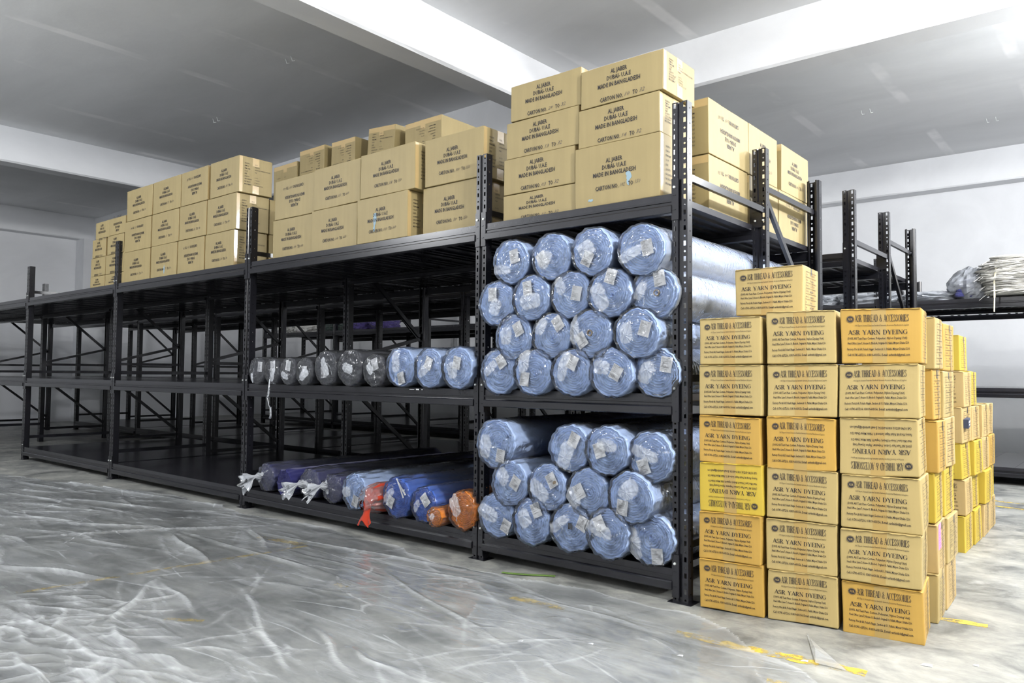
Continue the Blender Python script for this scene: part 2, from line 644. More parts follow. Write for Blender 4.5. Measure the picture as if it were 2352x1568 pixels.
ASR_ROWS = [('(100% All Test Pass Cotton. Polyester, Nylon Dyeing Unit)', .118, .0098, .026, .250),
            ('Head Office: Lane-7, House-10, Block-A, Original-10, Pallabi, Mirpur, Dhaka-1216', .1375, .0098, .026, .257),
            ('Factory: Plot # 68, Polash Nagar, Section # 11. Pallabi, Mirpur Dhaka-1216', .162, .0100, .024, .259),
            ('Cell: 01741-637216, 01819-603156, E-mail: asrknitbd@gmail.com', .186, .0105, .024, .260)]


def asr_print():
    o = []
    h = .222
    ellipse(o, .040, h - .041, .0160, .0150, 1)
    ellipse(o, .040, h - .041, .0148, .0138, 0)
    ellipse(o, .040, h - .041, .0136, .0126, 1)
    place_text(o, serif('ASR'), .0305, .0495, h - .041, .0085, 0)
    place_text(o, serif('ASR THREAD & ACCESSORIES'), .058, .257, h - .038, .0285, 1)
    place_text(o, sans('100% Export Oriented Delux-ives Standards Garments, Accessories Manufacturer & Suppliers', .0), .058, .257, h - .066, .0078, 1)
    place_text(o, serif('ASR YARN DYEING'), .030, .252, h - .094, .0185, 1)
    for s, y, hh, x0, x1 in ASR_ROWS:
        place_text(o, sans(s, .016), x0, x1, h - y, hh, 1)
    return o


def asr_side(d, rng):
    o = []
    h = .222
    x0, x1 = .045, d - .045
    y0, y1 = .022, .196
    rows = ['Date', 'Buyer', 'Factory', 'Order No', 'Style No', 'Qty', 'Color']
    n = len(rows)
    for i in range(n + 1):
        y = y0 + (y1 - y0) * i / n
        rect(o, x0, y - .0008, x1, y + .0008)
    rect(o, x0 - .0008, y0, x0 + .0008, y1)
    for i, r in enumerate(rows):
        y = y1 - (y1 - y0) * (i + .5) / n
        place_text(o, sans(r, .004), x0 + .006, x0 + .006 + .0058 * len(r), y, .0085, 1)
        x = x0 + .075 + rng.random() * .01
        s = rng.choice(['21.07.19', 'Mitali', 'Fashion', 'MT-2140', '4110', '60 lbs', 'R. Blue', 'Navy', 'Black', '140 pcs'])
        place_text(o, sans(s, .008, .35), x, x + .0085 * len(s), y + .001, .0105, 2)
    return o


# ------------------------------------------------------------------ boxes
def deform(P, seed, amp, crush):
    rng = np.random.RandomState(seed)
    Q = P.copy()
    for i in range(4):
        k = rng.uniform(-1, 1, 3) * (7 + 7 * i)
        for ax in range(3):
            Q[:, ax] += amp / (1 + i) * np.sin(P @ k + rng.uniform(0, 6.28))
    return Q


def box_surface(w, d, h, r, n=7):
    def line(L):
        e = [0, r * .35, r]
        mid = list(np.linspace(r, L - r, n)[1:-1])
        return np.array(e + mid + [L - r, L - r * .35, L])
    X, Y, Z = line(w), line(d), line(h)
    out = []
    for (A, B, C, ax) in ((X, Z, 0, 'y0'), (X, Z, d, 'y1'), (Y, Z, 0, 'x0'), (Y, Z, w, 'x1'), (X, Y, 0, 'z0'), (X, Y, h, 'z1')):
        a, b = np.meshgrid(A, B, indexing='ij')
        c = np.full_like(a, C)
        if ax[0] == 'y':
            P = np.stack([a, c, b], -1)
        elif ax[0] == 'x':
            P = np.stack([c, a, b], -1)
        else:
            P = np.stack([a, b, c], -1)
        flip = ax in ('y1', 'x0', 'z0')
        out.append((P, flip))
    size = np.array([w, d, h])
    res = []
    for P, flip in out:
        q = np.clip(P, r, size - r)
        v = P - q
        L = np.linalg.norm(v, axis=-1, keepdims=True)
        P2 = np.where(L > 1e-9, q + v / np.maximum(L, 1e-9) * r, P)
        res.append((P2, flip))
    return res


BOXN = [0]


def make_box(name, loc, w, d, h, board, label, cat, group, prints=(), rz=0, amp=.0015, tapes=(), flip=False, r=.004, marks=(), taper=0):
    """prints: list of (face, items); items in face uv. faces: 'front' (-Y), 'side' (+X)"""
    BOXN[0] += 1
    seed = BOXN[0]
    mb = MB()
    c = np.array([w / 2, d / 2, 0])

    def warp(P):
        Q = deform(P, seed, amp, 0)
        return Q - c
    for P, fl in box_surface(w, d, h, r):
        mb.grid(warp(P.reshape(-1, 3)).reshape(P.shape), 0, flip=not fl)
    # flap seams along the top edge of front face: a thin lip
    if amp > .002:
        rs = np.random.RandomState(seed + 7)
        xs = np.linspace(.004, w - .004, 24)
        lip = np.stack([np.stack([xs, np.full(24, -.0035) - rs.rand(24) * .003, h - .004 + rs.rand(24) * .004], -1),
                        np.stack([xs, np.full(24, .006), np.full(24, h + .0012)], -1)])
        mb.grid(warp(lip.reshape(-1, 3)).reshape(lip.shape), 0)

    def face(items, fc, eps):
        for P, F, mat in items:
            u, v = P[:, 0], P[:, 1]
            W = w if fc == 'front' else d
            if flip:
                u, v = W - u, h - v
            if fc == 'front':
                Q = np.stack([u, np.full_like(u, -eps), v], -1)
            else:
                Q = np.stack([np.full_like(u, w + eps), u, v], -1)
            mb.add(warp(Q), F, mat)
    for fc, items in prints:
        k = 0
        for it in items:
            k += 1
            face([it], fc, .0011 + (.0002 * min(k, 4)))
    ob = mb.build(name, [board, 'ink', 'pencil', 'blue_mark'], smooth=False)
    me = ob.data
    ob.location = loc
    ob.rotation_euler = (0, 0, rz)
    tag(ob, label, cat, group)
    for fc, x0, x1, y0, y1, mt in tapes:
        tb = MB()
        nx, ny = 4, 8
        U, Vv = np.meshgrid(np.linspace(x0, x1, nx), np.linspace(y0, y1, ny), indexing='ij')
        if fc == 'front':
            P = np.stack([U, np.full_like(U, -.0008), Vv], -1)
        elif fc == 'side':
            P = np.stack([np.full_like(U, w + .0008), U, Vv], -1)
        else:
            P = np.stack([U, Vv, np.full_like(U, h + .0008)], -1)
        tb.grid(warp(P.reshape(-1, 3)).reshape(P.shape), 0)
        to = tb.build('packing_tape' if mt != 'pink_paper' else 'paper_sticker', [mt], ob)
        if mt == 'pink_paper':
            to['label'] = 'pink paper sticker'
    return ob


LEV = ['bottom', 'second', 'third', 'fourth', 'fifth', 'sixth']
GC = 'export cartons on the top deck'


def carton(x0, x1, y0, z0, z1, label, kind='front', num=('12', '150'), flip=False, d=.31, side=None, blue=None, rz=0, y1=None):
    w, h = x1 - x0, z1 - z0
    if y1:
        d = y1 - y0
    pr = []
    if kind == 'front':
        pr.append(('front', jaber(w, h, *num)))
    elif kind == 'label':
        pr.append(('front', particulars(w, h)))
    if side == 'label':
        pr.append(('side', particulars(d, h)))
    elif side == 'front':
        pr.append(('side', jaber(d, h, *num)))
    if blue:
        o = []
        for bx, by, bw, bh in blue:
            a = np.linspace(0, 2 * PI, 14)[:-1]
            rr = np.random.RandomState(int(bx * 999)).uniform(.6, 1.1, 13)
            o.append((np.stack([bx + bw * rr * np.cos(a), by + bh * rr * np.sin(a)], -1), [tuple(range(13))], 3))
        pr.append(('front', o))
    tapes = []
    if kind == 'front' or kind == 'none':
        tapes = [('side', d * .5 - .03, d * .5 + .03, h - .07, h - .002, 'carton_tape'), ('side', d * .5 - .03, d * .5 + .03, .002, .07, 'carton_tape'),
                 ('side', .003, .032, .003, h - .003, 'carton_tape')]
    if kind == 'label':
        tapes = [('front', w * .5 - .03, w * .5 + .03, h - .08, h - .002, 'carton_tape'), ('front', .004, w - .004, h - .045, h - .004, 'carton_tape')]
    return make_box('export_carton', (x0 + w / 2, y0 + d / 2, z0), w, d, h, 'carton_board', label, 'cardboard box', GC, pr, rz=rz, amp=.0012, tapes=tapes, flip=flip)


DK = 1.957
# --- end bay, left stack (four cartons)
zz = [DK, 2.108, 2.317, 2.531, 2.741]
xs = [(-1.190, -.675), (-1.186, -.681), (-1.166, -.655), (-1.134, -.643)]
nn = [('12', '32'), ('03', '32'), ('13', '32'), ('29', '32')]
ll = ['squat tan carton at the foot of the four-high stack over the end bay',
      'tan carton marked NO. 03 TO 32, second from bottom over the end bay',
      'tan carton marked NO. 13 TO 32, third from bottom over the end bay',
      'tan carton marked NO. 29 TO 32 on top of the four-high stack']
for i in range(4):
    carton(xs[i][0], xs[i][1], .03, zz[i] + .001, zz[i + 1] - .001, ll[i], num=nn[i], d=.33)
# --- end bay, right stack (three)
zz = [DK, 2.282, 2.490, 2.697]
xs = [(-.668, -.155), (-.648, -.158), (-.630, -.139)]
nn = [('102', '150'), ('14', '32'), ('10', '32')]
ll = ['large tan carton marked NO. 102 TO 150 with blue smudge, beside the end post',
      'tan carton marked NO. 14 TO 32 in the middle of the three-high stack',
      'tan carton marked NO. 10 TO 32, highest box nearest the end post']
for i in range(3):
    carton(xs[i][0], xs[i][1], .015, zz[i] + .001, zz[i + 1] - .001, ll[i], num=nn[i], d=.345, side='label',
           blue=[(.335, .135, .020, .028), (.330, .10, .010, .022), (.10, .035, .02, .008)] if i == 0 else None)
# --- second bay: two rows of four
cols = [(-3.595, -3.075), (-3.045, -2.52), (-2.485, -1.975), (-1.893, -1.400)]
cols2 = [(-3.575, -3.055), (-3.033, -2.495), (-2.462, -1.915), (-1.870, -1.362)]
ord_ = ['leftmost', 'second', 'third', 'fourth']
for i in range(4):
    carton(cols[i][0], cols[i][1], (.05, .022, -.004, .055)[i], DK, 2.261, 'tan carton, lower row over the second bay, %s from left' % ('first' if i == 0 else ord_[i]),
           num=[('10', '60'), ('14', '60'), ('103', '60'), ('50', '150')][i], side='label', blue=[(.19, .15, .022, .05), (.185, .09, .012, .03)] if i == 2 else None)
    carton(cols2[i][0], cols2[i][1], (.048, .025, .0, .045)[i], 2.265, 2.569, 'tan carton, upper row over the second bay, %s from left' % ('first, printed upside down' if i == 0 else ord_[i]),
           num=[('10', '60'), ('15', '60'), ('18', '150'), ('100', '150')][i], side='label', flip=(i == 0))
# --- third bay: three rows of four
C3 = [[(-6.222, -5.65), (-5.623, -5.118), (-5.10, -4.63), (-4.608, -4.137)],
      [(-6.223, -5.651), (-5.626, -5.095), (-5.080, -4.603), (-4.590, -4.117)],
      [(-6.182, -5.635), (-5.619, -5.070), (-5.061, -4.589), (-4.546, -4.082)]]
for rI in range(3):
    for i in range(4):
        fl = (rI, i) in ((0, 2), (1, 0), (2, 2))
        carton(C3[rI][i][0], C3[rI][i][1], .03, DK + rI * .3085, DK + rI * .3085 + .305,
               'tan carton over the third bay, %s row, %s from the left%s' % (['bottom', 'middle', 'top'][rI], ['first', 'second', 'third', 'fourth'][i], ', printed upside down' if fl else ''),
               num=(str(10 + 7 * i), str(30 + 10 * rI)), side='label', flip=fl, blue=[(.27, .07, .014, .045)] if (rI, i) == (0, 1) else None)
# --- fourth bay: small cartons two wide, four high
zz = [DK, 2.079, 2.277, 2.474, 2.652]
for rI in range(4):
    for i in range(2):
        x0, x1 = [[(-7.04, -6.678), (-6.668, -6.222)], [(-7.034, -6.676), (-6.664, -6.232)], [(-7.005, -6.676), (-6.63, -6.245)], [(-6.933, -6.60), (-6.595, -6.215)]][rI][i]
        carton(x0, x1, .035, zz[rI] + .001, zz[rI + 1] - .001, 'small tan carton over the fourth bay, %s of its four-high stack, %s column' % (['bottom', 'second', 'third', 'top'][rI], ['left', 'right'][i]),
               num=('7', '40'), d=.30, flip=(rI, i) == (3, 1))
# --- cartons at the back of the end bay, their fronts turned to the aisle end
P = [(.455, .972, 0, True, 'lower carton behind the end post, turned to face the stack of yarn boxes', ('64', '150')),
     (.455, .984, 1, True, 'upper carton behind the end post, its print upside down', ('65', '165')),
     (.995, 1.445, 0, False, 'lower carton behind the middle upright at the rack end', ('66', '150')),
     (.99, 1.44, 1, False, 'upper carton behind the middle upright at the rack end', ('67', '150')),
     (1.46, 1.985, 0, True, 'lower rearmost carton at the rack end, behind the slanting brace', ('40', '150')),
     (1.515, 2.01, 1, False, 'upper rearmost carton at the rack end, beside the rear upright', ('41', '150'))]
for y0, y1, lv, fl, lb, nm in P:
    o = carton(-.60, -.105, y0, DK + .3085 * lv, DK + .3085 * lv + .305, 'tan ' + lb, kind='label', num=nm, side='front', flip=fl, y1=y1)
# --- rear row behind the second bay (only the topmost show over the front cartons)
R = [(-4.80, -4.39, .0), (-4.28, -3.93, .0), (-3.76, -3.37, .10), (-3.24, -2.79, 0)]
zt = [3.285, 3.275, 3.27, 3.235]
for i, (x0, x1, tl) in enumerate(R):
    for k in range(4):
        z0 = DK + (zt[i] - DK) / 4 * k
        z1 = DK + (zt[i] - DK) / 4 * (k + 1) - .003
        nmz = ['leftmost', 'second', 'third, leaning', 'rightmost'][i]
        lb = ('%s carton showing above the rear row' % nmz) if k == 3 else 'carton in the rear row, %s column, %s from the deck' % (['first', 'second', 'third', 'fourth'][i], ['first', 'second', 'third'][k])
        if k == 3:
            o = carton(x0, x1, 1.10, z0, z1, 'tan ' + lb, kind='label', d=.5 if i == 3 else .34, flip=i in (0, 1, 3), rz=[0, .02, -.05, .0][i])
            if i == 2:
                o.rotation_euler = (0, .09, -.05)
                o.location.z += .018
        else:
            carton(x0, x1, 1.10, z0, z1, 'plain tan ' + lb, kind='none', d=.34)
carton(-5.25, -4.84, 1.10, DK, DK + .62, 'tall dark-sided tan carton at the back, lower of two left of the rear row', kind='none', d=.32)
carton(-5.25, -4.84, 1.10, DK + .623, DK + 1.24, 'dark-sided tan carton at the back, left of the rear row', kind='label', d=.32)
carton(-4.62, -4.14, .36, DK, DK + .305, 'lower tan carton in shade behind the third bay front row', kind='label', d=.5, side='label')
carton(-4.62, -4.14, .36, DK + .3085, DK + .6135, 'upper tan carton in shade behind the third bay front row', kind='label', d=.5, side='label')

# ------------------------------------------------------------------ yarn boxes
GA = 'yarn boxes stacked beside the rack end'


def yarn(xl, yl, z0, z1, rz, board, label, flip=False, front=True, side=True, w=.302, d=.27, tape=True, extra=()):
    """(xl, yl) = front-left corner of the footprint"""
    h = z1 - z0 - .002
    cx = xl + math.cos(rz) * w / 2 - math.sin(rz) * d / 2
    cy = yl + math.sin(rz) * w / 2 + math.cos(rz) * d / 2
    rng = random.Random(int(xl * 1000) + int(z0 * 777))
    pr = []

    def sc(items, sx, sy):
        return [(P * np.array([sx, sy]), F, m_) for P, F, m_ in items]
    if front:
        pr.append(('front', sc(asr_print(), w / .302, h / .222)))
    if side:
        pr.append(('side', sc(asr_side(.27, rng), d / .27, h / .222)))
    tp = []
    if tape:
        tp.append(('front', w * .40, w * .40 + .055, .002, h - .002, 'tape'))
        tp.append(('side', d * .60, d * .60 + .05, .002, h - .002, 'tape'))
        if rng.random() < .7:
            x = d * (.45 + .15 * rng.random())
            tp.append(('side', x, x + .018, h - .03 - .02 * rng.random(), h - .004, 'dark_tape'))
    tp += list(extra)
    return make_box('yarn_box', (cx, cy, z0 + .001), w, d, h, board, label, 'cardboard box', GA, pr, rz=rz, amp=.0032, tapes=tp, flip=flip, r=.006)


zc = [[0, .226, .443, .669, .888, 1.123, 1.342], [0, .216, .440, .667, .894, 1.125, 1.359], [0, .217, .436, .664, .898, 1.126, 1.356]]
xc = [(.056, .002), (.358, .050), (.660, .094)]
brd = [['orange_board', 'orange_board', 'yellow_board', 'orange_board', 'tan_board', 'tan_board'],
       ['tan_board', 'tan_board', 'tan_board', 'orange_board', 'tan_board', 'tan_board'],
       ['orange_board', 'tan_board', 'tan_board', 'tan_board', 'tan_board', 'orange_board']]
cn = {'orange_board': 'orange', 'tan_board': 'tan', 'yellow_board': 'yellow', 'peach_board': 'pale'}
dx = [[.002, -.004, 0, -.003, .002, .0], [.0, .0, .0, -.002, .002, .004], [.0, -.002, .0, -.006, .001, .006]]
for c in range(3):
    for k in range(6):
        fl = (c, k) in ((0, 2), (2, 3))
        yarn(xc[c][0] + dx[c][k], xc[c][1] + dx[c][k] * .5, zc[c][k], zc[c][k + 1], [.12, .15, .115][c] + dx[c][k] * 2, brd[c][k],
             '%s yarn box, %s in the %s front column%s' % (cn[brd[c][k]], ['bottom', 'second', 'third', 'fourth', 'fifth', 'top'][k], ['left', 'middle', 'right'][c], ', printed upside down' if fl else ''),
             flip=fl, side=(c == 2), w=[.288, .292, .305][c])
yarn(.158, .19, 1.362, 1.588, .08, 'tan_board', 'lone tan yarn box standing on top of the front columns', w=.315, d=.27)
# second and third rows
rows = [(.655, .452, .06, .30, .225, 'second'), (.630, .705, .03, .305, .285, 'third')]
bb = [['tan_board', 'peach_board', 'yellow_board', 'orange_board', 'orange_board', 'tan_board'],
      ['peach_board', 'tan_board', 'yellow_board', 'peach_board', 'tan_board', 'orange_board']]
for ri, (x, y, rz, ww, dd, nm) in enumerate(rows):
    for k in range(6):
        j = [0, .004, -.004, .006, -.006, .002][(k + ri * 2) % 6]
        ex = [('side', .02, .09, .10, .215, 'pink_paper')] if (ri, k) == (0, 1) else []
        yarn(x + j + (.01 if ri else 0), y, zc[2][k] * (.985 if ri == 0 else .98), zc[2][k + 1] * (.985 if ri == 0 else .98), rz, bb[ri][k],
             '%s yarn box seen edge-on, %s from floor in the %s row back%s' % (cn[bb[ri][k]], ['first', 'second', 'third', 'fourth', 'fifth', 'sixth'][k], nm, ', pink sticker' if ex else ''),
             w=ww, d=dd, extra=ex, front=(ri == 1))
# far group of yarn boxes further along the rack end
far = [(.49, 2.10, 6, .27, ['yellow_board', 'peach_board', 'yellow_board', 'peach_board', 'peach_board', 'yellow_board']),
       (.495, 2.40, 5, .27, ['yellow_board', 'yellow_board', 'yellow_board', 'peach_board', 'yellow_board']),
       (.505, 2.72, 4, .27, ['peach_board', 'yellow_board', 'peach_board', 'peach_board']),
       (.49, 3.02, 4, .27, ['peach_board', 'yellow_board', 'orange_board', 'peach_board'])]
for ci, (x, y, n, dd, bl) in enumerate(far):
    z = 0
    for k in range(n):
        hh = .2225
        j = .010 * math.sin(ci * 3 + k * 2.1)
        yarn(x + j, y + j * .4, z, z + hh, .02 * math.sin(k * 1.7 + ci), bl[k],
             '%s yarn box in the far group, %s column back, %s' % (cn[bl[k]], ['first', 'second', 'third', 'fourth'][ci], ['on the floor', 'second from floor', 'third from floor', 'fourth from floor', 'fifth from floor', 'topmost'][k]),
             w=.302, d=dd, front=(ci == 0 or k >= [6, 4, 3, 3][ci]))
        z += hh

# ------------------------------------------------------------------ racks
UW, UD, UH = .081, .049, 2.4


def upright_mesh():
    mb = MB()
    cols_ = [(-UW, -UW + .029), (-.029, 0)]
    pitch = .075

    def rect_cell(x0, x1, z0, z1, hx0, hx1, hz0, hz1, yy=0., ax=0):
        X, Z = [x0, hx0, hx1, x1], [z0, hz0, hz1, z1]
        V = [((x, yy, z) if ax == 0 else (yy, x, z)) for z in Z for x in X]
        F = [(r * 4 + c, r * 4 + c + 1, (r + 1) * 4 + c + 1, (r + 1) * 4 + c) for r in range(3) for c in range(3) if not (r == 1 and c == 1)]
        mb.add(V, F)

    def round_cell(x0, x1, z0, z1, rad, yy=0., ax=0):
        cx, cz = (x0 + x1) / 2, (z0 + z1) / 2
        pts = [(x0, z0), (cx, z0), (x1, z0), (x1, cz), (x1, z1), (cx, z1), (x0, z1), (x0, cz)]
        ring = [(cx + rad * math.cos(a), cz + rad * math.sin(a)) for a in [math.radians(225 + 45 * k) for k in range(8)]]
        V = [((x, yy, z) if ax == 0 else (yy, x, z)) for x, z in pts + ring]
        F = [(k, (k + 1) % 8, 8 + (k + 1) % 8, 8 + k) for k in range(8)]
        mb.add(V, F)
    n = 32
    for x0, x1 in cols_:
        cx = (x0 + x1) / 2
        for k in range(n):
            z1 = UH - k * pitch
            rect_cell(x0, x1, z1 - .0405, z1, cx - .0060, cx + .0060, z1 - .0300, z1 - .0065)
            round_cell(x0, x1, z1 - pitch, z1 - .0405, .0052)
    # groove between the two slotted faces
    g = [(-UW + .029, 0), (-UW + .0335, .011), (-.0335, .011), (-.029, 0)]
    for (a, b), (c, d) in zip(g, g[1:]):
        mb.add([(a, b, 0), (c, d, 0), (c, d, UH), (a, b, UH)], [(0, 1, 2, 3)])
    # sides with small round holes, then the returned lips
    for xs_, sg in ((0, 1), (-UW, -1)):
        for k in range(n):
            z1 = UH - k * pitch
            round_cell(.018, .034, z1 - .0405, z1 - .0245, .0042, xs_, 1)
            for q0, q1, r0, r1 in ((0, .018, z1 - pitch, z1), (.034, UD, z1 - pitch, z1), (.018, .034, z1 - .0245, z1), (.018, .034, z1 - pitch, z1 - .0405)):
                mb.add([(xs_, q0, r0), (xs_, q1, r0), (xs_, q1, r1), (xs_, q0, r1)], [(0, 1, 2, 3)])
        path = [(xs_, UD), (xs_ - sg * .012, UD + .004), (xs_ - sg * .012, UD + .014), (xs_ - sg * .022, UD + .014)]
        for (a, b), (c, d) in zip(path, path[1:]):
            mb.add([(a, b, 0), (c, d, 0), (c, d, UH), (a, b, UH)], [(0, 1, 2, 3)])
    return mb.build('upright', ['black_steel'], link=False).data


UPM = upright_mesh()
fp = MB()
fp.box((-.100, -.018, 0), (.022, .075, .003))
FOOT = fp.build('foot_plate', ['black_steel'], link=False).data


def beam_mesh(L):
    """front beam, 0..L in x, bottom at z 0, stepped profile"""
    prof = [(.035, 0), (-.010, 0), (-.013, .004), (-.013, .036), (-.009, .041), (.001, .044), (.001, .056), (-.004, .058), (-.004, .066), (.035, .066)]
    mb = MB()
    n = len(prof)
    V = [(0, y, z) for y, z in prof] + [(L, y, z) for y, z in prof]
    F = [(k, n + k, n + (k + 1) % n, (k + 1) % n) for k in range(n)]
    F += [tuple(range(n)), tuple(range(2 * n - 1, n - 1, -1))]
    mb.add(V, F)
    return mb.build('beam', ['black_steel'], link=False).data


def deck_mesh(L, D):
    mb = MB()
    n = max(2, int(round(L / .31)))
    for k in range(n):
        a, b = L * k / n + .0008, L * (k + 1) / n - .0008
        mb.box((a, .0, .066), (b, D, .0985))
        for q in (.25, .5, .75):
            mb.box((a + (b - a) * q - .012, .03, .056), (a + (b - a) * q + .012, D - .03, .0665))
    # front lip
    mb.box((0, -.005, .064), (L, .001, .0985))
    return mb.build('shelf_deck', ['deck_steel'], link=False).data


cm = MB()
cm.box((-.036, -.006, -.033), (0, .0, .168))
for z in (.015, .085):
    cm.box((-.030, -.0085, z), (-.014, -.0055, z + .003))
CONN = cm.build('beam_connector', ['black_steel'], link=False).data
bm_ = MB()
bm_.cyl((0, -.006, 0), .0062, .006, axis=1, n=10)
bm_.cyl((0, -.009, 0), .0035, .004, axis=1, n=6)
BOLT = bm_.build('bolt', ['bolt_zinc'], link=False).data
_cache = {}


def put(name, me, parent, loc=(0, 0, 0), rot=(0, 0, 0), scale=(1, 1, 1)):
    o = bpy.data.objects.new(name, me)
    COL.objects.link(o)
    o.parent = parent
    o.location = loc
    o.rotation_euler = rot
    o.scale = scale
    return o


def brace(parent, y0, z0, y1, z1, x, w=.022, h=.034):
    mb = MB()
    mb.bar((x, y0, z0), (x, y1, z1), w, h)
    o = mb.build('brace', ['black_steel'], parent)
    return o


def rack(x0, y0, posts, label, levels, ys=(0, .98, 1.964), skip=(), heights={}, diag=1, minfr=0):
    root = empty('storage_rack', (x0, y0, 0), label, 'storage rack')
    for pi, px in enumerate(posts):
        for yi, y in enumerate(ys):
            hgt = heights.get((pi, yi), 2.4)
            sc = (1, 1, hgt / UH)
            if yi < 2:
                put('upright', UPM, root, (px, y, 0), scale=sc)
            else:
                put('upright', UPM, root, (px - UW, y, 0), (0, 0, PI), scale=sc)
            if yi == 0:
                put('foot_plate', FOOT, root, (px, y, .0))
        xc_ = px - .040
        for z in ((2.035, 1.06, .27) if pi == 0 else (2.035, 1.06, .27)):
            brace(root, .05, z, ys[1] + .0, z, xc_ + (.02 if pi == 0 else 0))
            if pi == 0 and z > 2:
                j = put('splice_plate', CONN, root, (px - .022, ys[1] - .001, 1.96), scale=(2.0, 1, .75))
        for z in (2.18, 1.17, .20):
            brace(root, ys[1] + .04, z, ys[2] - .05, z, xc_)
        for (a, b) in ((2.16, 1.42), (1.20, 1.42) if pi else (1.42, 1.02), (.96, .25)):
            if (a, b) == (1.20, 1.42):
                brace(root, ys[1] + .05, a, ys[2] - .06, b, xc_)
            elif (a, b) == (1.42, 1.02):
                brace(root, ys[1] + .05, b, ys[2] - .06, a, xc_)
            else:
                brace(root, ys[1] + .05, a, ys[2] - .06, b, xc_)
    for bi in range(len(posts) - 1):
        xr, xl = posts[bi] - UW, posts[bi + 1]
        L = xr - xl
        for li, z in enumerate(levels):
            if (bi, li) in skip:
                continue
            key = ('b', round(L, 3))
            if key not in _cache:
                _cache[key] = (beam_mesh(L), deck_mesh(L, ys[2] - .045))
            bmesh_, dmesh = _cache[key]
            for yb in (0, 1, 2):
                if yb == 0:
                    b_ = put('beam', bmesh_, root, (xl, -.001, z))
                elif yb == 1:
                    b_ = put('beam', bmesh_, root, (xl, ys[1] - .001, z))
                    b_.scale = (1, 1, .84)
                    b_.location.z = z + .008
                else:
                    b_ = put('beam', bmesh_, root, (xr, ys[2] + .001, z), (0, 0, PI))
                if yb == 0 and bi < minfr:
                    put('beam_connector', CONN, b_, (L + .036, 0, 0))
                    put('beam_connector', CONN, b_, (0, 0, 0))
                    put('bolt', BOLT, b_, (L + .0155, -.006, .126))
                    put('bolt', BOLT, b_, (-.0155, -.006, .126))
            put('shelf_deck', dmesh, root, (xl, .006, z))
    return root


LV = (.056, .884, 1.8575)
R1 = rack(0, 0, [0, -1.293, -3.82, -6.27, -8.75, -11.2, -13.65], 'long black steel pallet rack in front, loaded with fabric rolls and cartons', LV,
          skip={(4, 0), (5, 0)}, minfr=5, heights={(1, 0): 2.375, (4, 0): 2.345, (3, 0): 2.39})
# bolts on the middle splice plate
for (bx, bz) in ((-.062, 2.045), (-.014, 2.045), (-.062, 1.975), (-.014, 1.975)):
    put('bolt', BOLT, R1, (bx, .973, bz))
R2 = rack(.108, 2.33, [0, -1.30, -3.75, -6.2, -8.65, -11.1, -13.6], 'empty black steel rack standing right behind the front one', LV, ys=(0, .93, 1.87), minfr=1)
R3 = rack(4.42, 5.80, [0, -2.5, -5.0, -7.47, -9.92, -12.37, -14.82, -17.27], 'far black steel rack along the back wall, holding white bundles', (.08, .876, 1.80), ys=(0, .98, 1.964),
          heights={(2, 1): 2.12, (2, 2): 2.33})

# ------------------------------------------------------------------ fabric rolls
def crease(x, z, seed, k0=30, n=6):
    rs = np.random.RandomState(seed)
    s = np.zeros_like(x)
    for i in range(n):
        a = rs.uniform(0, PI)
        k = k0 * (1 + .7 * i)
        s += np.abs(np.sin(k * (x * math.cos(a) + z * math.sin(a)) + rs.uniform(0, 6))) / (1 + .6 * i)
    return s / 2.2 - .6


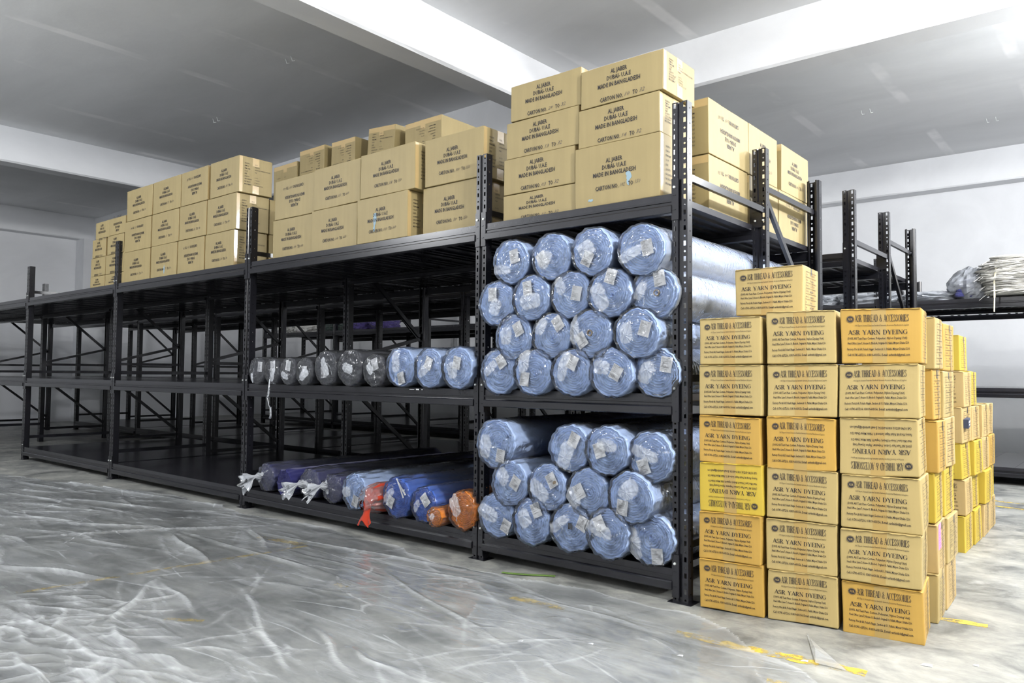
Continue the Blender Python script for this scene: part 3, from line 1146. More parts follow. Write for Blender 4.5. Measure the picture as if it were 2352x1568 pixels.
def make_roll(loc, r, L, fab, label, group, gather=(-.02, .0), tag_at=(.03, .03, .3), filmm='film', knot=0, seed=1, rz=0, core=None, stain=False, squash=1.0,
              tail=None, side_folds=.0035, film_back=True, bare=False, tilt=0, second_mark=None, side_milk=.03):
    root = empty('fabric_roll', loc, label, 'fabric roll', group, rz)
    if tilt:
        root.rotation_euler = (tilt, 0, rz)
    rs = np.random.RandomState(seed)
    nT = 64
    th = np.linspace(0, 2 * PI, nT, endpoint=False)
    ph = rs.uniform(0, 6.28, 12)
    shape = 1 + .018 * np.sin(2 * th + ph[0]) + .012 * np.sin(3 * th + ph[1]) + .006 * np.sin(5 * th + ph[2])

    def R(y, extra=0):
        rr = r * shape * (1 + .01 * np.sin(3 * y + ph[3])) + extra
        rr = rr + side_folds * np.sin(th * 9 + y * 11 + ph[4]) * np.sin(y * 7 + th * 2 + ph[5]) + side_folds * .6 * np.sin(th * 17 - y * 23 + ph[6])
        return rr
    rf = r * .98
    # fabric body
    ys = np.concatenate([[0, .004, .012], np.linspace(.03, L, 26)])
    P = np.zeros((len(ys), nT, 3))
    for i, y in enumerate(ys):
        q = R(y) * .98 - (.006 if i == 0 else .002 if i == 1 else 0)
        P[i, :, 0], P[i, :, 1], P[i, :, 2] = q * np.cos(th), y, q * np.sin(th) * squash
    mb = MB()
    mb.grid(P, 0, closed=True)
    # wound layers on the end
    nr = 17
    rad = np.sort(np.concatenate([np.linspace(1, .10, nr), np.linspace(1, .10, nr) - .042]))[::-1]
    cx, cz = rs.uniform(-.12, .12, 2) * r
    Q = np.zeros((len(rad), nT, 3))
    e0 = (R(0) * .98 - .006)
    off = np.repeat(rs.uniform(-.006, .008, nr), 2)
    for i, a in enumerate(rad):
        wob = 1 + (.035 * np.sin(3 * th + ph[7] + i * .25) + .02 * np.sin(6 * th + ph[8] + i * .4)) * (1 - a) + .010 * np.sin(11 * th + i)
        qq = e0 * a * wob
        y = off[i] + (.013 if i % 2 else 0) + .0022 * np.sin(th * 4 + i * 1.7) + .004 * (1 - a)
        if i == 0:
            y = np.zeros(nT)
            qq = e0
        Q[i, :, 0] = qq * np.cos(th) + cx * (1 - a)
        Q[i, :, 1] = y
        Q[i, :, 2] = qq * np.sin(th) * squash + cz * (1 - a)
    mb.grid(Q, 1, closed=True, flip=True)
    last = Q[-1].copy()
    last[:, 1] += .05
    mb.grid(np.stack([Q[-1], last]), 0, closed=True, flip=True)
    mb.add(last, [tuple(range(nT))], 0)
    mb.add(P[-1], [tuple(range(nT))[::-1]], 0)
    fb = mb.build('fabric', [fab, fab + '_edge' if fab + '_edge' in MATS else fab], root, smooth=True)
    if core:
        c = MB()
        rr = .016
        cc = Q[-1].mean(0)
        for r0, r1, y0, y1 in ((rr, rr, -.004, .06), (rr * .72, rr * .72, -.004, .06)):
            A = np.stack([np.stack([cc[0] + r0 * np.cos(th), np.full(nT, y0), cc[2] + r0 * np.sin(th)], -1), np.stack([cc[0] + r1 * np.cos(th), np.full(nT, y1), cc[2] + r1 * np.sin(th)], -1)])
            c.grid(A, 0, closed=True)
        A = np.stack([np.stack([cc[0] + q_ * np.cos(th), np.full(nT, -.004), cc[2] + q_ * np.sin(th)], -1) for q_ in (rr, rr * .72)])
        c.grid(A, 0, closed=True)
        c.build('core_tube', ['core'], root)
    if bare:
        return root
    # film
    fm = MB()
    if film_back:
        yw = np.concatenate([np.linspace(L + .01, .25, 14), np.linspace(.22, .0, 14)])
    else:
        yw = np.linspace(.12, 0, 9)
    W = np.zeros((len(yw), nT, 3))
    MK = np.zeros((len(yw), nT))
    for i, y in enumerate(yw):
        q = R(y, .0035) + .0035 * crease(th * .13, np.full(nT, y), seed + 3, 40)
        W[i, :, 0], W[i, :, 1], W[i, :, 2] = q * np.cos(th), y, q * np.sin(th) * squash
        MK[i] = side_milk + .10 * np.clip(crease(th * .13, np.full(nT, y * .6), seed + 9, 60), 0, 1)
    fm.grid(W, 0, closed=True, milk=MK)
    g = np.array(gather)
    F_ = (np.sin(5 * th + ph[9]) + .7 * np.sin(8 * th + ph[10]) + .5 * np.sin(13 * th + ph[11]) + .4 * np.sin(21 * th + ph[1])) / 2.2
    rho = np.concatenate([[1.0, .985, .96], np.linspace(.92, .03, 24)])
    Cc = np.zeros((len(rho), nT, 3))
    CM = np.zeros((len(rho), nT))
    edge = W[-1][:, [0, 2]]
    for i, a in enumerate(rho):
        p = g + (edge - g) * a
        y = -(.0 + .020 * min(1, (1 - a) / .05) + .016 * (1 - a))
        cr = crease(p[:, 0], p[:, 1], seed + 20, 34)
        y = y + (.0035 * F_ * math.sqrt(max(0, 1 - a)) * (.35 + a)) + .009 * cr * min(1, (1 - a) * 8)
        Cc[i, :, 0], Cc[i, :, 2] = p[:, 0], p[:, 1]
        Cc[i, :, 1] = np.minimum(y, -.0125 if a < .93 else .0)
        ca_, sa_ = math.cos(ph[4]), math.sin(ph[4])
        du, dv = p[:, 0] - g[0], p[:, 1] - g[1]
        pu, pv = (du * ca_ + dv * sa_) / r, (-du * sa_ + dv * ca_) / r
        c2 = crease(p[:, 0], p[:, 1], seed + 47, 48, 5)
        c3 = crease(p[:, 0] * 1.7, p[:, 1], seed + 53, 90, 4)
        wa, wb = .50 + .12 * math.sin(ph[5]), .27 + .07 * math.sin(ph[6])
        blob = 1 - (np.abs(pu + .1) / wa) ** 3 - (np.abs(pv + .10 * pu) / wb) ** 3
        star = np.clip((blob + .55 * c2) / .22, 0, 1) * np.clip(.55 + .45 * c3 + .25 * cr, .15, 1)
        line_ = np.clip(1 - np.abs(pv - .35 * np.sin(pu * 2 + ph[7])) / .018, 0, 1) * (np.abs(pu) < .9)
        star = np.maximum(star, .9 * line_)
        streak = np.clip(crease(p[:, 0], p[:, 1], seed + 31, 22, 3) * 1.6 - .35, 0, 1) * .35
        CM[i] = np.clip(.60 * star + streak * 1.3 * (1 - a) + .01, 0, .96)
    if filmm == 'grey_film':
        CM = np.clip(CM * 1.7 + .03, 0, .9)
    if knot:
        keep = rho > .16
        Cc, CM = Cc[keep], CM[keep]
        fmrows, ml = [], []
        # draw to a neck then flare into a frill
        for s, rad_, yy in ((.35, .030, -.055), (.6, .014, -.075), (.8, .011, -.085), (.9, .020, -.10), (1, .038 * knot, -.125), (1, .052 * knot, -.150)):
            fr = 1 + (.55 * np.sin(6 * th + ph[2]) + .3 * np.sin(11 * th + ph[3])) * (1 if rad_ > .03 and s == 1 else .15)
            X = g[0] + rad_ * fr * np.cos(th) - (.05 if s >= .9 else 0) * (abs(yy) - .09) / .06
            Z = g[1] + rad_ * fr * np.sin(th) - (.05 if s >= .9 else 0) * (abs(yy) - .09) / .06
            Yv = yy + .012 * np.sin(7 * th + ph[4]) * (s == 1)
            fmrows.append(np.stack([X, np.full(nT, 1.) * Yv, Z], -1))
            ml.append(np.clip(.55 + .2 * (rad_ < .03) + .25 * np.sin(11 * th + ph[3]), .1, .9))
            # pull earlier rows gently outwards too
        Cc = np.concatenate([Cc, np.array(fmrows)])
        CM = np.concatenate([CM, np.array(ml)])
    else:
        c0 = Cc[-1].mean(0)
        c0[1] -= .004
        Cc = np.concatenate([Cc, [np.repeat(c0[None], nT, 0)]])
        CM = np.concatenate([CM, [CM[-1]]])
    fm.grid(Cc, 0, closed=True, milk=CM)
    fo = fm.build('plastic_wrap', [filmm], root)
    fo.data.polygons.foreach_set('use_smooth', [True] * len(fo.data.polygons))
    if tag_at:
        tx, tz, ta = tag_at
        tb = MB()
        hw, hh = .032, .038
        U, V = np.meshgrid(np.linspace(-hw, hw, 5), np.linspace(-hh, hh, 5), indexing='ij')

        def pl(u, v, e=0):
            u, v = np.asarray(u, float), np.asarray(v, float)
            x = tx + u * math.cos(ta) - v * math.sin(ta)
            z = tz + u * math.sin(ta) + v * math.cos(ta)
            y = -.0095 - .002 * np.sin(u * 60 + v * 35) - e
            return np.stack([x, y, z], -1)
        tb.grid(pl(U, V), 0)
        for k in range(12):
            v = hh * .84 - k * hh * .15
            if rs.rand() < .8:
                x0 = -hw * .85
                x1 = x0 + hw * (.4 + rs.rand() * 1.1)
                tb.add(pl([x0, x1, x1, x0], [v - .0006, v - .0006, v + .0006, v + .0006], .0006), [(0, 1, 2, 3)], 1)
        if stain:
            a = np.linspace(0, 2 * PI, 13)[:-1]
            tb.add(pl(.012 + .014 * np.cos(a), -.018 + .009 * np.sin(a), .0008), [tuple(range(12))], 2)
        to = tb.build('paper_label', ['paper', 'pencil', 'core'], root)
        to['label'] = 'white printed paper label'
    if second_mark:
        k = MB()
        a, b_ = second_mark
        k.box((a - .012, -.0115, b_ - .016), (a + .012, -.008, b_ + .016))
        k.build('dark_sticker', ['dark_tape'], root)
    if tail:
        k = MB()
        pts = [Vector(p) for p in tail]
        for i, (p, q) in enumerate(zip(pts, pts[1:])):
            k.bar(p, q, .010 + .004 * (i % 2), .006)
        n_ = k.n
        k.attr = [np.full(len(x), .6) for x in k.attr]
        k.build('film_tail', ['film'], root)
    return root


SIDEU = 1283.
UPPER = [(-1.052, 1.702, (425, 385), (330, 500), (395, 430)), (-.770, 1.704, (635, 400), (665, 430), (715, 390)), (-.506, 1.706, (1020, 400), (1010, 330), (1055, 345)),
         (-.222, 1.690, (1495, 325), (1370, 380), (1450, 335)),
         (-1.152, 1.474, (235, 690), (290, 790), (270, 770)), (-.899, 1.490, (535, 640), (560, 760), (565, 725)), (-.645, 1.494, (930, 690), (820, 640), (880, 695)),
         (-.402, 1.487, (1230, 550), (1150, 690), (1220, 680)), (-.168, 1.474, (1610, 580), (1480, 690), (1570, 690)),
         (-1.020, 1.278, (490, 980), (400, 1060), (450, 1050)), (-.767, 1.280, (775, 930), (640, 970), (720, 1030)), (-.511, 1.283, (980, 1070), (930, 960), (1055, 1020)),
         (-.247, 1.280, (1490, 1000), (1370, 1050), (1430, 1030)),
         (-1.140, 1.087, (310, 1240), (240, 1290), (285, 1330)), (-.885, 1.085, (500, 1390), (510, 1240), (570, 1330)), (-.631, 1.085, (890, 1250), (830, 1300), (880, 1330)),
         (-.392, 1.085, (1290, 1330), (1210, 1290), (1250, 1330)), (-.160, 1.087, (1660, 1250), (1540, 1290), (1590, 1310))]
LOWER = [(-1.149, .682, (265, 450), (155, 400), (225, 360)), (-.650, .690, (770, 335), (720, 460), (735, 395)), (-.420, .692, (955, 410), (1030, 370), (1000, 410)), (-.190, .674, (1265, 525), (1295, 440), (1305, 460)),
         (-1.040, .470, (380, 630), (310, 600), (335, 640)), (-.783, .474, (625, 605), (560, 690), (590, 660)), (-.530, .472, (790, 700), (770, 760), (850, 700)), (-.277, .474, (1100, 800), (1140, 690), (1150, 730)),
         (-1.145, .283, (310, 940), (190, 860), (230, 870)), (-.888, .281, (530, 830), (450, 880), (490, 920)), (-.632, .281, (825, 915), (680, 930), (740, 960)), (-.408, .283, (935, 930), (960, 970), (985, 990)),
         (-.186, .278, (1330, 1140), (1190, 1060), (1290, 1040))]
rowsU = ['top'] * 4 + ['third'] * 5 + ['second'] * 4 + ['bottom'] * 5
posU = [1, 2, 3, 4, 1, 2, 3, 4, 5, 1, 2, 3, 4, 1, 2, 3, 4, 5]
rowsL = ['top'] * 4 + ['middle'] * 4 + ['bottom'] * 5
posL = [1, 2, 3, 4, 1, 2, 3, 4, 1, 2, 3, 4, 5]
ORD = ['', 'first', 'second', 'third', 'fourth', 'fifth']
rr_ = random.Random(5)
for i, (x, z, lab, ga, cc) in enumerate(UPPER):
    r = .1265 if i not in (3,) else .131
    ta = ((lab[0] - cc[0]) / SIDEU, (cc[1] - lab[1]) / 1568., rr_.uniform(-.5, .6))
    g = ((ga[0] - cc[0]) / SIDEU, (cc[1] - ga[1]) / 1568.)
    make_roll((x, (-.012 if i in (8, 17) else -.055) + .008 * rr_.uniform(-1, 1), z), r, 1.82 + rr_.uniform(-.05, .03), 'fabric_blue',
              'light blue roll in film, upper shelf of end bay, %s row, %s from left' % (rowsU[i], ORD[posU[i]]), 'light blue rolls on the upper shelf of the end bay',
              gather=g, tag_at=ta, seed=100 + i, core=(i in (8, 11)), side_folds=.003, side_milk=.32 if i in (3, 8) else .03)
for i, (x, z, lab, ga, cc) in enumerate(LOWER):
    r = .126 if i > 0 else .137
    ta = ((lab[0] - cc[0]) / 1116., (cc[1] - lab[1]) / 1357., rr_.uniform(-.5, .6))
    g = ((ga[0] - cc[0]) / 1116., (cc[1] - ga[1]) / 1357.)
    make_roll((x, (-.012 if i in (3, 12) else -.055) + .008 * rr_.uniform(-1, 1), z), r, 1.82 + rr_.uniform(-.05, .03), 'fabric_blue',
              'light blue roll in film, lower shelf of end bay, %s row, %s from left' % (rowsL[i], ORD[posL[i]]), 'light blue rolls on the lower shelf of the end bay',
              gather=g, tag_at=ta, seed=200 + i, stain=(i == 5), second_mark=(.0, .01) if i == 10 else None, side_folds=.004)
# middle shelf, second bay
MID = [(-3.600, .102, (.03, .03, -.05), (-.05, -.05)), (-3.395, .098, (.0, .04, .1), (.02, -.04)), (-3.185, .100, (-.01, .04, -.2), (-.04, -.03)), (-2.985, .098, (-.01, .0, .0), (.0, -.03)),
       (-2.735, .122, (-.03, -.03, .1), (.0, .02)), (-2.470, .125, None, (-.02, .0)), (-2.215, .108, (.0, .04, .3), (-.02, .0)),
       (-1.968, .128, (.01, -.07, .3), (-.02, .02)), (-1.712, .122, (.0, .03, -.4), (.0, .0)), (-1.470, .124, (.0, .03, -.2), (-.02, .0))]
for i, (x, r, ta, g) in enumerate(MID):
    gr = i < 7
    make_roll((x, -.045, .984 + r), r, 1.85, 'fabric_grey' if gr else 'fabric_blue',
              ('dark grey roll in clear film on the middle shelf, %s from the left' % ['leftmost', 'second', 'third', 'fourth', 'fifth', 'sixth', 'seventh'][i]) if gr else
              'light blue roll on the middle shelf of the second bay, %s' % ['beside the grey rolls', 'second from the post', 'next to the post'][i - 7],
              'rolls on the middle shelf of the second bay', gather=g, tag_at=ta, filmm='grey_film' if gr else 'film', seed=300 + i,
              knot=0, squash=1.0, side_folds=.003,
              tail=[(.03, -.05, -.06), (.035, -.06, -.13), (.02, -.06, -.20), (.035, -.055, -.25), (.06, -.06, -.27), (.065, -.06, -.33), (.055, -.06, -.35)] if i == 1 else None)
# bottom shelf, second bay
BOT = [(-3.565, .105, 'fabric_slate', 'slate blue roll with knotted film end on the bottom shelf, leftmost', (-.045, .01), 1.0, None),
       (-3.270, .098, 'fabric_navy', 'navy roll without film on the bottom shelf, second from left', None, 0, None),
       (-3.005, .110, 'fabric_slate', 'slate blue roll with tan knot in its film on the bottom shelf, third from left', (-.05, .0), .8, None),
       (-2.735, .102, 'fabric_slate', 'slate blue roll with raised film tail on the bottom shelf, fourth from left', (-.05, .02), .8, None),
       (-2.435, .118, 'fabric_blue', 'light blue roll on the bottom shelf beside the red cloth', (-.05, .0), 0, (.01, -.06, -.3)),
       (-2.010, .125, 'fabric_royal', 'large royal blue roll on the bottom shelf right of the red cloth', (-.05, .02), 0, (-.06, -.03, -.4)),
       (-1.760, .110, 'fabric_royal', 'smaller royal blue roll on the bottom shelf left of the orange rolls', (-.04, .0), 0, (.01, .03, .7)),
       (-1.435, .112, 'fabric_orange', 'bright orange roll on the bottom shelf next to the post', (-.04, .02), 0, None)]
for i, (x, r, fb_, lb, g, kn, ta) in enumerate(BOT):
    make_roll((x, -.02 + (.05 if kn else 0), .156 + r), r, 1.8, fb_, lb, 'coloured rolls on the bottom shelf of the second bay', gather=g or (0, 0), tag_at=ta,
              filmm='grey_film' if fb_ == 'fabric_slate' else 'film', knot=kn, seed=400 + i, bare=g is None, side_folds=.006)
make_roll((-1.625, -.06, .156 + .058), .056, .9, 'fabric_orange', 'thin orange roll lying between the blue and the bright orange roll', 'coloured rolls on the bottom shelf of the second bay',
          gather=(-.01, 0), tag_at=None, seed=440)
# red cloth bundle hanging over the beam
root = empty('cloth_bundle', (-2.235, -.05, .158), 'red cloth bundle in film with a loose end hanging over the bottom beam', 'cloth')
mb = MB()
th = np.linspace(0, 2 * PI, 40, endpoint=False)
rows_ = []
for (y, zc_, rad) in ((.9, .09, .085), (.3, .09, .09), (.05, .095, .088), (.0, .09, .07), (-.02, .075, .045), (-.03, .03, .028), (-.04, .0, .030), (-.052, -.030, .045), (-.055, -.055, .058)):
    fz = 1 + .12 * np.sin(6 * th + y * 5) + .06 * np.sin(11 * th)
    flat = 1 if y > -.01 else .35
    rows_.append(np.stack([rad * fz * np.cos(th), y + 0 * th + (0 if y > -.01 else .3 * rad * np.sin(th)), zc_ + (rad * fz * np.sin(th) if y > -.01 else .35 * rad * np.sin(3 * th))], -1))
mb.grid(np.array(rows_), 0, closed=True)
mb.build('cloth', ['fabric_red'], root, smooth=True)
mb = MB()
rows_ = []
for (y, zc_, rad) in ((.4, .09, .095), (.05, .095, .097), (-.01, .09, .085), (-.04, .08, .06), (-.055, .06, .03)):
    fz = 1 + .05 * np.sin(9 * th + y * 9) + .04 * np.sin(17 * th)
    rows_.append(np.stack([rad * fz * np.cos(th) - (.02 if y < 0 else 0), y + 0 * th, zc_ + rad * fz * np.sin(th)], -1))
mb.grid(np.array(rows_), 0, closed=True, milk=np.full((5, 40), .12))
mb.build('plastic_wrap', ['film'], root)
mb = MB()
mb.add([(0, 0, 0), (.012, 0, 0), (.10, .0, -.09), (.085, 0, -.095)], [(0, 1, 2, 3)])
mb.add([(.0, .004, .004), (.010, .004, .006), (.075, .004, -.11), (.062, .004, -.115)], [(0, 1, 2, 3)])
o = mb.build('tie_strip', ['paper'], loc=(-2.02, -.03, .40))
tag(o, 'white tie strip lying over the large royal blue roll', 'strap')

# ------------------------------------------------------------------ the room
def S(name, mb, mat):
    o = mb.build(name, [mat])
    o['kind'] = 'structure'
    return o


XL, XR, YF, YB, ZC, ZB = -16.1, 7.5, -8.0, 9.72, 4.38, 3.90
S('floor', MB().box((XL - .2, YF - .2, -.1), (XR + .2, YB + .2, 0)), 'concrete')
S('ceiling', MB().box((XL - .2, YF - .2, ZC), (XR + .2, YB + .2, ZC + .1)), 'slab')
S('wall_back', MB().box((XL - .2, YB, 0), (XR + .2, YB + .2, ZC)), 'plaster')
S('wall_left', MB().box((XL - .2, YF - .2, 0), (XL, YB, ZC)), 'plaster')
S('wall_right', MB().box((XR, YF - .2, 0), (XR + .2, YB, ZC)), 'plaster')
S('wall_front', MB().box((XL, YF - .2, 0), (XR, YF, ZC)), 'plaster')


def hbeam(n, lo, hi, mat='plaster'):
    mb = MB()
    # chamfered edges and a slightly uneven lower arris, as cast and plastered
    x0, y0, z0 = lo
    x1, y1, z1 = hi
    along = 0 if (x1 - x0) > (y1 - y0) else 1
    Ln = (x1 - x0) if along == 0 else (y1 - y0)
    ss = np.linspace(0, Ln, 60)
    rs = np.random.RandomState(n)
    j = .005 * np.sin(ss * 1.7 + n) + .003 * np.sin(ss * 5.1)
    W = (y1 - y0) if along == 0 else (x1 - x0)
    prof = [(0, z1), (0, z0 + .02), (.02, z0), (W - .02, z0), (W, z0 + .02), (W, z1)]
    P = np.zeros((60, len(prof), 3))
    for k, (a, b) in enumerate(prof):
        aa = a + j * (1 if k % 2 else -1)
        if along == 0:
            P[:, k] = np.stack([x0 + ss, y0 + aa, np.full(60, b)], -1)
        else:
            P[:, k] = np.stack([x0 + aa, y0 + ss, np.full(60, b)], -1)
    mb.grid(P, 0, flip=(along == 1))
    S('trim_%d' % n, mb, mat)


hbeam(1, (-3.50, YF, ZB), (-3.20, YB, ZC))
hbeam(2, (-10.42, YF, ZB), (-10.12, YB, ZC))
hbeam(3, (XL, YF, ZB), (XL + .30, YB, ZC))
hbeam(4, (3.9, YF, ZB), (4.2, YB, ZC))
hbeam(5, (XL, 3.45, ZB), (XR, 3.76, ZC))
hbeam(6, (XL, 9.42, ZB), (XR, YB, ZC))
hbeam(7, (XL, -3.0, ZB), (-9.9, -2.7, ZC))
# columns standing against the walls
for k, (x, y) in enumerate(((XL, 3.2), (XL, 9.2), (-10.5, 9.3), (-3.6, 9.35))):
    S('trim_%d' % (8 + k), MB().box((x, y, 0), (x + .42, y + .42, ZB)), 'plaster')
# wire hooks left in the slab
hooks = [(-.48, 1.95, 'pair of wire ends in the slab above the end bay'), (-.3, 4.6, 'wire end in the slab right of the cross beam'), (-.95, 6.6, 'wire end in the middle of the far slab'),
         (-2.7, 6.2, 'bent wire hook above the rear cartons'), (-2.9, 7.6, 'bent wire hook near the rack end upright'), (-5.2, 1.2, 'pair of small wires over the second bay'), (-7.6, 1.7, 'pair of small wires over the third bay'), (.2, 7.9, 'small wire near the back wall beam')]
for x, y, lb in hooks:
    k = MB()
    for q in (-.04, .06):
        k.bar((x + q, y, ZC), (x + q + .01, y + .01, ZC - .05), .006, .006)
        k.bar((x + q + .01, y + .01, ZC - .05), (x + q + .03, y + .03, ZC - .045), .006, .006)
    tag(k.build('wire_hook', ['bolt_zinc']), lb, 'wire', 'wire hooks in the ceiling')

# ------------------------------------------------------------------ floor marks
def paint(pts, ww, label, seed):
    k = MB()
    pts = np.array(pts, float)
    d = np.diff(pts, axis=0)
    Ls = np.concatenate([[0], np.cumsum(np.hypot(d[:, 0], d[:, 1]))])
    ss = np.linspace(0, Ls[-1], max(8, int(Ls[-1] / .03)))
    X, Y = np.interp(ss, Ls, pts[:, 0]), np.interp(ss, Ls, pts[:, 1])
    t_ = np.stack([np.gradient(X), np.gradient(Y)], -1)
    t_ /= np.linalg.norm(t_, axis=1)[:, None]
    nrm = np.stack([-t_[:, 1], t_[:, 0]], -1)
    rs = np.random.RandomState(seed)
    a = ww * (.4 + .35 * rs.rand(len(ss)))
    b_ = ww * (.4 + .35 * rs.rand(len(ss)))
    P = np.stack([np.stack([X + nrm[:, 0] * a, Y + nrm[:, 1] * a, np.full(len(ss), .0012)], -1), np.stack([X - nrm[:, 0] * b_, Y - nrm[:, 1] * b_, np.full(len(ss), .0012)], -1)])
    k.grid(P, 0, flip=True)
    tag(k.build('floor_marking', ['floor_paint']), label, 'floor marking', 'worn yellow floor markings')


paint([(-2.53, -1.98), (-2.46, -1.4), (-2.40, -.9), (-2.35, -.45)], .035, 'long worn yellow line under the plastic sheet', 1)
paint([(.13, -.385), (.40, -.375), (.62, -.35), (.87, -.325)], .060, 'worn yellow line in front of the yarn boxes', 2)
paint([(.90, .555), (1.12, .583)], .05, 'short yellow dash at the right of the yarn boxes', 3)
paint([(.55, 4.585), (3.0, 4.05)], .05, 'far yellow line on the floor, the one nearer the back rack', 4)
paint([(.60, 4.26), (3.0, 3.76)], .05, 'far yellow line on the floor, the one nearer the yarn boxes', 5)
paint([(-1.52, -.88), (-1.43, -.86)], .045, 'small yellow patch in the middle of the sheeted floor', 6)
paint([(-1.62, -1.70), (-1.47, -1.60)], .03, 'small yellow dash near the crumpled film', 7)
paint([(-.70, -.45), (-.40, -.43)], .05, 'yellow patch before the end bay', 8)
paint([(-2.80, -.52), (-2.70, -.49), (-2.40, -.455)], .06, 'yellow patch in front of the coloured rolls', 9)
paint([(.62, -.63), (.80, -.58)], .04, 'yellow patch at the lower edge of the floor', 10)
k = MB()
pp = [(-1.02, -.15), (-.95, -.125), (-.88, -.09), (-.82, -.05), (-.76, -.02)]
for (a, b_), (c, d) in zip(pp, pp[1:]):
    k.bar((a, b_, .006), (c, d, .006), .018, .004)
tag(k.build('strapping_band', ['green_band']), 'green strapping band on the floor in front of the end bay', 'strap')
for i, (x, y, sz) in enumerate(((.66, -.36, .014), (1.02, -.10, .02), (.28, -.62, .012), (-.05, -.74, .012), (-.28, -.90, .012), (1.16, .02, .01))):
    k = MB()
    k.add([(-sz, -sz * .5, .002), (sz, -sz * .3, .004), (sz * .8, sz * .6, .006), (-sz * .7, sz * .7, .003)], [(0, 1, 2, 3)])
    k.add([(-sz, -sz * .5, .001), (sz, -sz * .3, .001), (sz * .8, sz * .6, .001), (-sz * .7, sz * .7, .001)], [(3, 2, 1, 0)])
    tag(k.build('paper_scrap', ['paper'], loc=(x, y, .0)), 'white paper scrap on the floor, %s' % ['below the middle yarn column', 'below the right yarn column', 'near the lower edge', 'on the sheet edge', 'leftmost by the sheet crease', 'right of the yarn boxes'][i], 'paper scrap', 'paper scraps on the floor')

# ------------------------------------------------------------------ plastic sheet on the floor
edge_pts = np.array([(-9.5, -.9), (-7.41, -.63), (-6.27, -.42), (-5.42, -.20), (-4.72, -.10), (-3.86, -.12), (-3.43, -.14), (-2.83, -.06), (-1.99, -.12), (-1.47, -.22), (-.99, -.20), (-.39, -.12), (0, -.13), (.20, -.18), (.50, -.38), (.69, -.45), (.80, -.56), (1.25, -.95)])
gx = np.concatenate([np.arange(-9.4, -3, .02), np.arange(-3, 1.2, .009)])
gy = np.arange(-3.3, .05, .011)
GX, GY = np.meshgrid(gx, gy, indexing='ij')
Z = .0035 + .0015 * np.sin(GX * 2.1 + GY * 3) ** 2
rs = np.random.RandomState(11)
ridges = [(-7.09, -0.51, -3.51, -0.05, .022), (-5.52, -1.18, -4.37, -0.79, .02), (-5.5, -0.86, -3.9, -0.35, .022), (-3.96, -1.63, -3.04, -0.2, .02), (-3.44, -0.83, -2.3, -1.1, .028), (-3.37, -0.77, -1.37, -0.8, .016), (-3.42, -0.51, -0.86, -0.22, .016), (-2.44, -2.08, -1.72, -1.82, .016), (-2.35, -2.1, -1.23, -2.07, .020), (-2.07, -2.18, -1.6, -2.19, .018), (-1.74, -1.89, -1.3, -1.96, .024), (-1.3, -1.96, -0.97, -1.9, .025), (-1.71, -1.9, -2.3, -1.4, .022), (-2.26, -1.42, -1.48, -1.59, .014), (-1.97, -1.16, -0.62, -1.73, .015), (-1.44, -1.43, -0.63, -1.71, .014), (-1.65, -0.52, -0.17, -1.03, .013), (-1.09, -1.32, -0.45, -1.59, .015), (-0.74, -1.41, -0.3, -1.46, .014), (-1.36, -2.18, -1.1, -2.15, .016), (-0.2, -0.99, 0.13, -1.08, .01), (-6.44, -0.40, -4.56, -.15, .02), (-7.05, -0.74, -5.44, -0.55, .02), (-6.11, -1.01, -4.91, -0.82, .02), (-4.33, -1.26, -3.44, -0.76, .02), (-4.84, -1.38, -4.11, -1.06, .02), (-2.41, -0.62, -1.37, -0.62, .012), (-3.17, -1.86, -2.46, -1.58, .025), (-1.66, -2.27, -1.26, -2.29, .016), (-1.58, -0.44, -0.84, -0.37, .014), (-0.74, -0.38, 0.06, -0.44, .012)]
for _ in range(420):
    x0, y0 = rs.uniform(-9, .7), rs.uniform(-3.2, -.15)
    a = rs.normal(.15, .55)
    L_ = rs.uniform(.15, 1.1)
    ridges.append((x0, y0, x0 + L_ * math.cos(a), y0 + L_ * math.sin(a), rs.uniform(.002, .006)))
for _ in range(110):
    x0, y0 = rs.uniform(-2.6, -1.0), rs.uniform(-2.6, -1.85)
    a = rs.normal(.2, .6)
    L_ = rs.uniform(.1, .5)
    ridges.append((x0, y0, x0 + L_ * math.cos(a), y0 + L_ * math.sin(a), rs.uniform(.004, .012)))
for _ in range(70):
    x0, y0 = rs.uniform(-7, -3), rs.uniform(-1.6, -.2)
    a = rs.normal(.3, .3)
    L_ = rs.uniform(.2, 1.0)
    ridges.append((x0, y0, x0 + L_ * math.cos(a), y0 + L_ * math.sin(a), rs.uniform(.004, .014)))
MKs = np.zeros_like(Z)
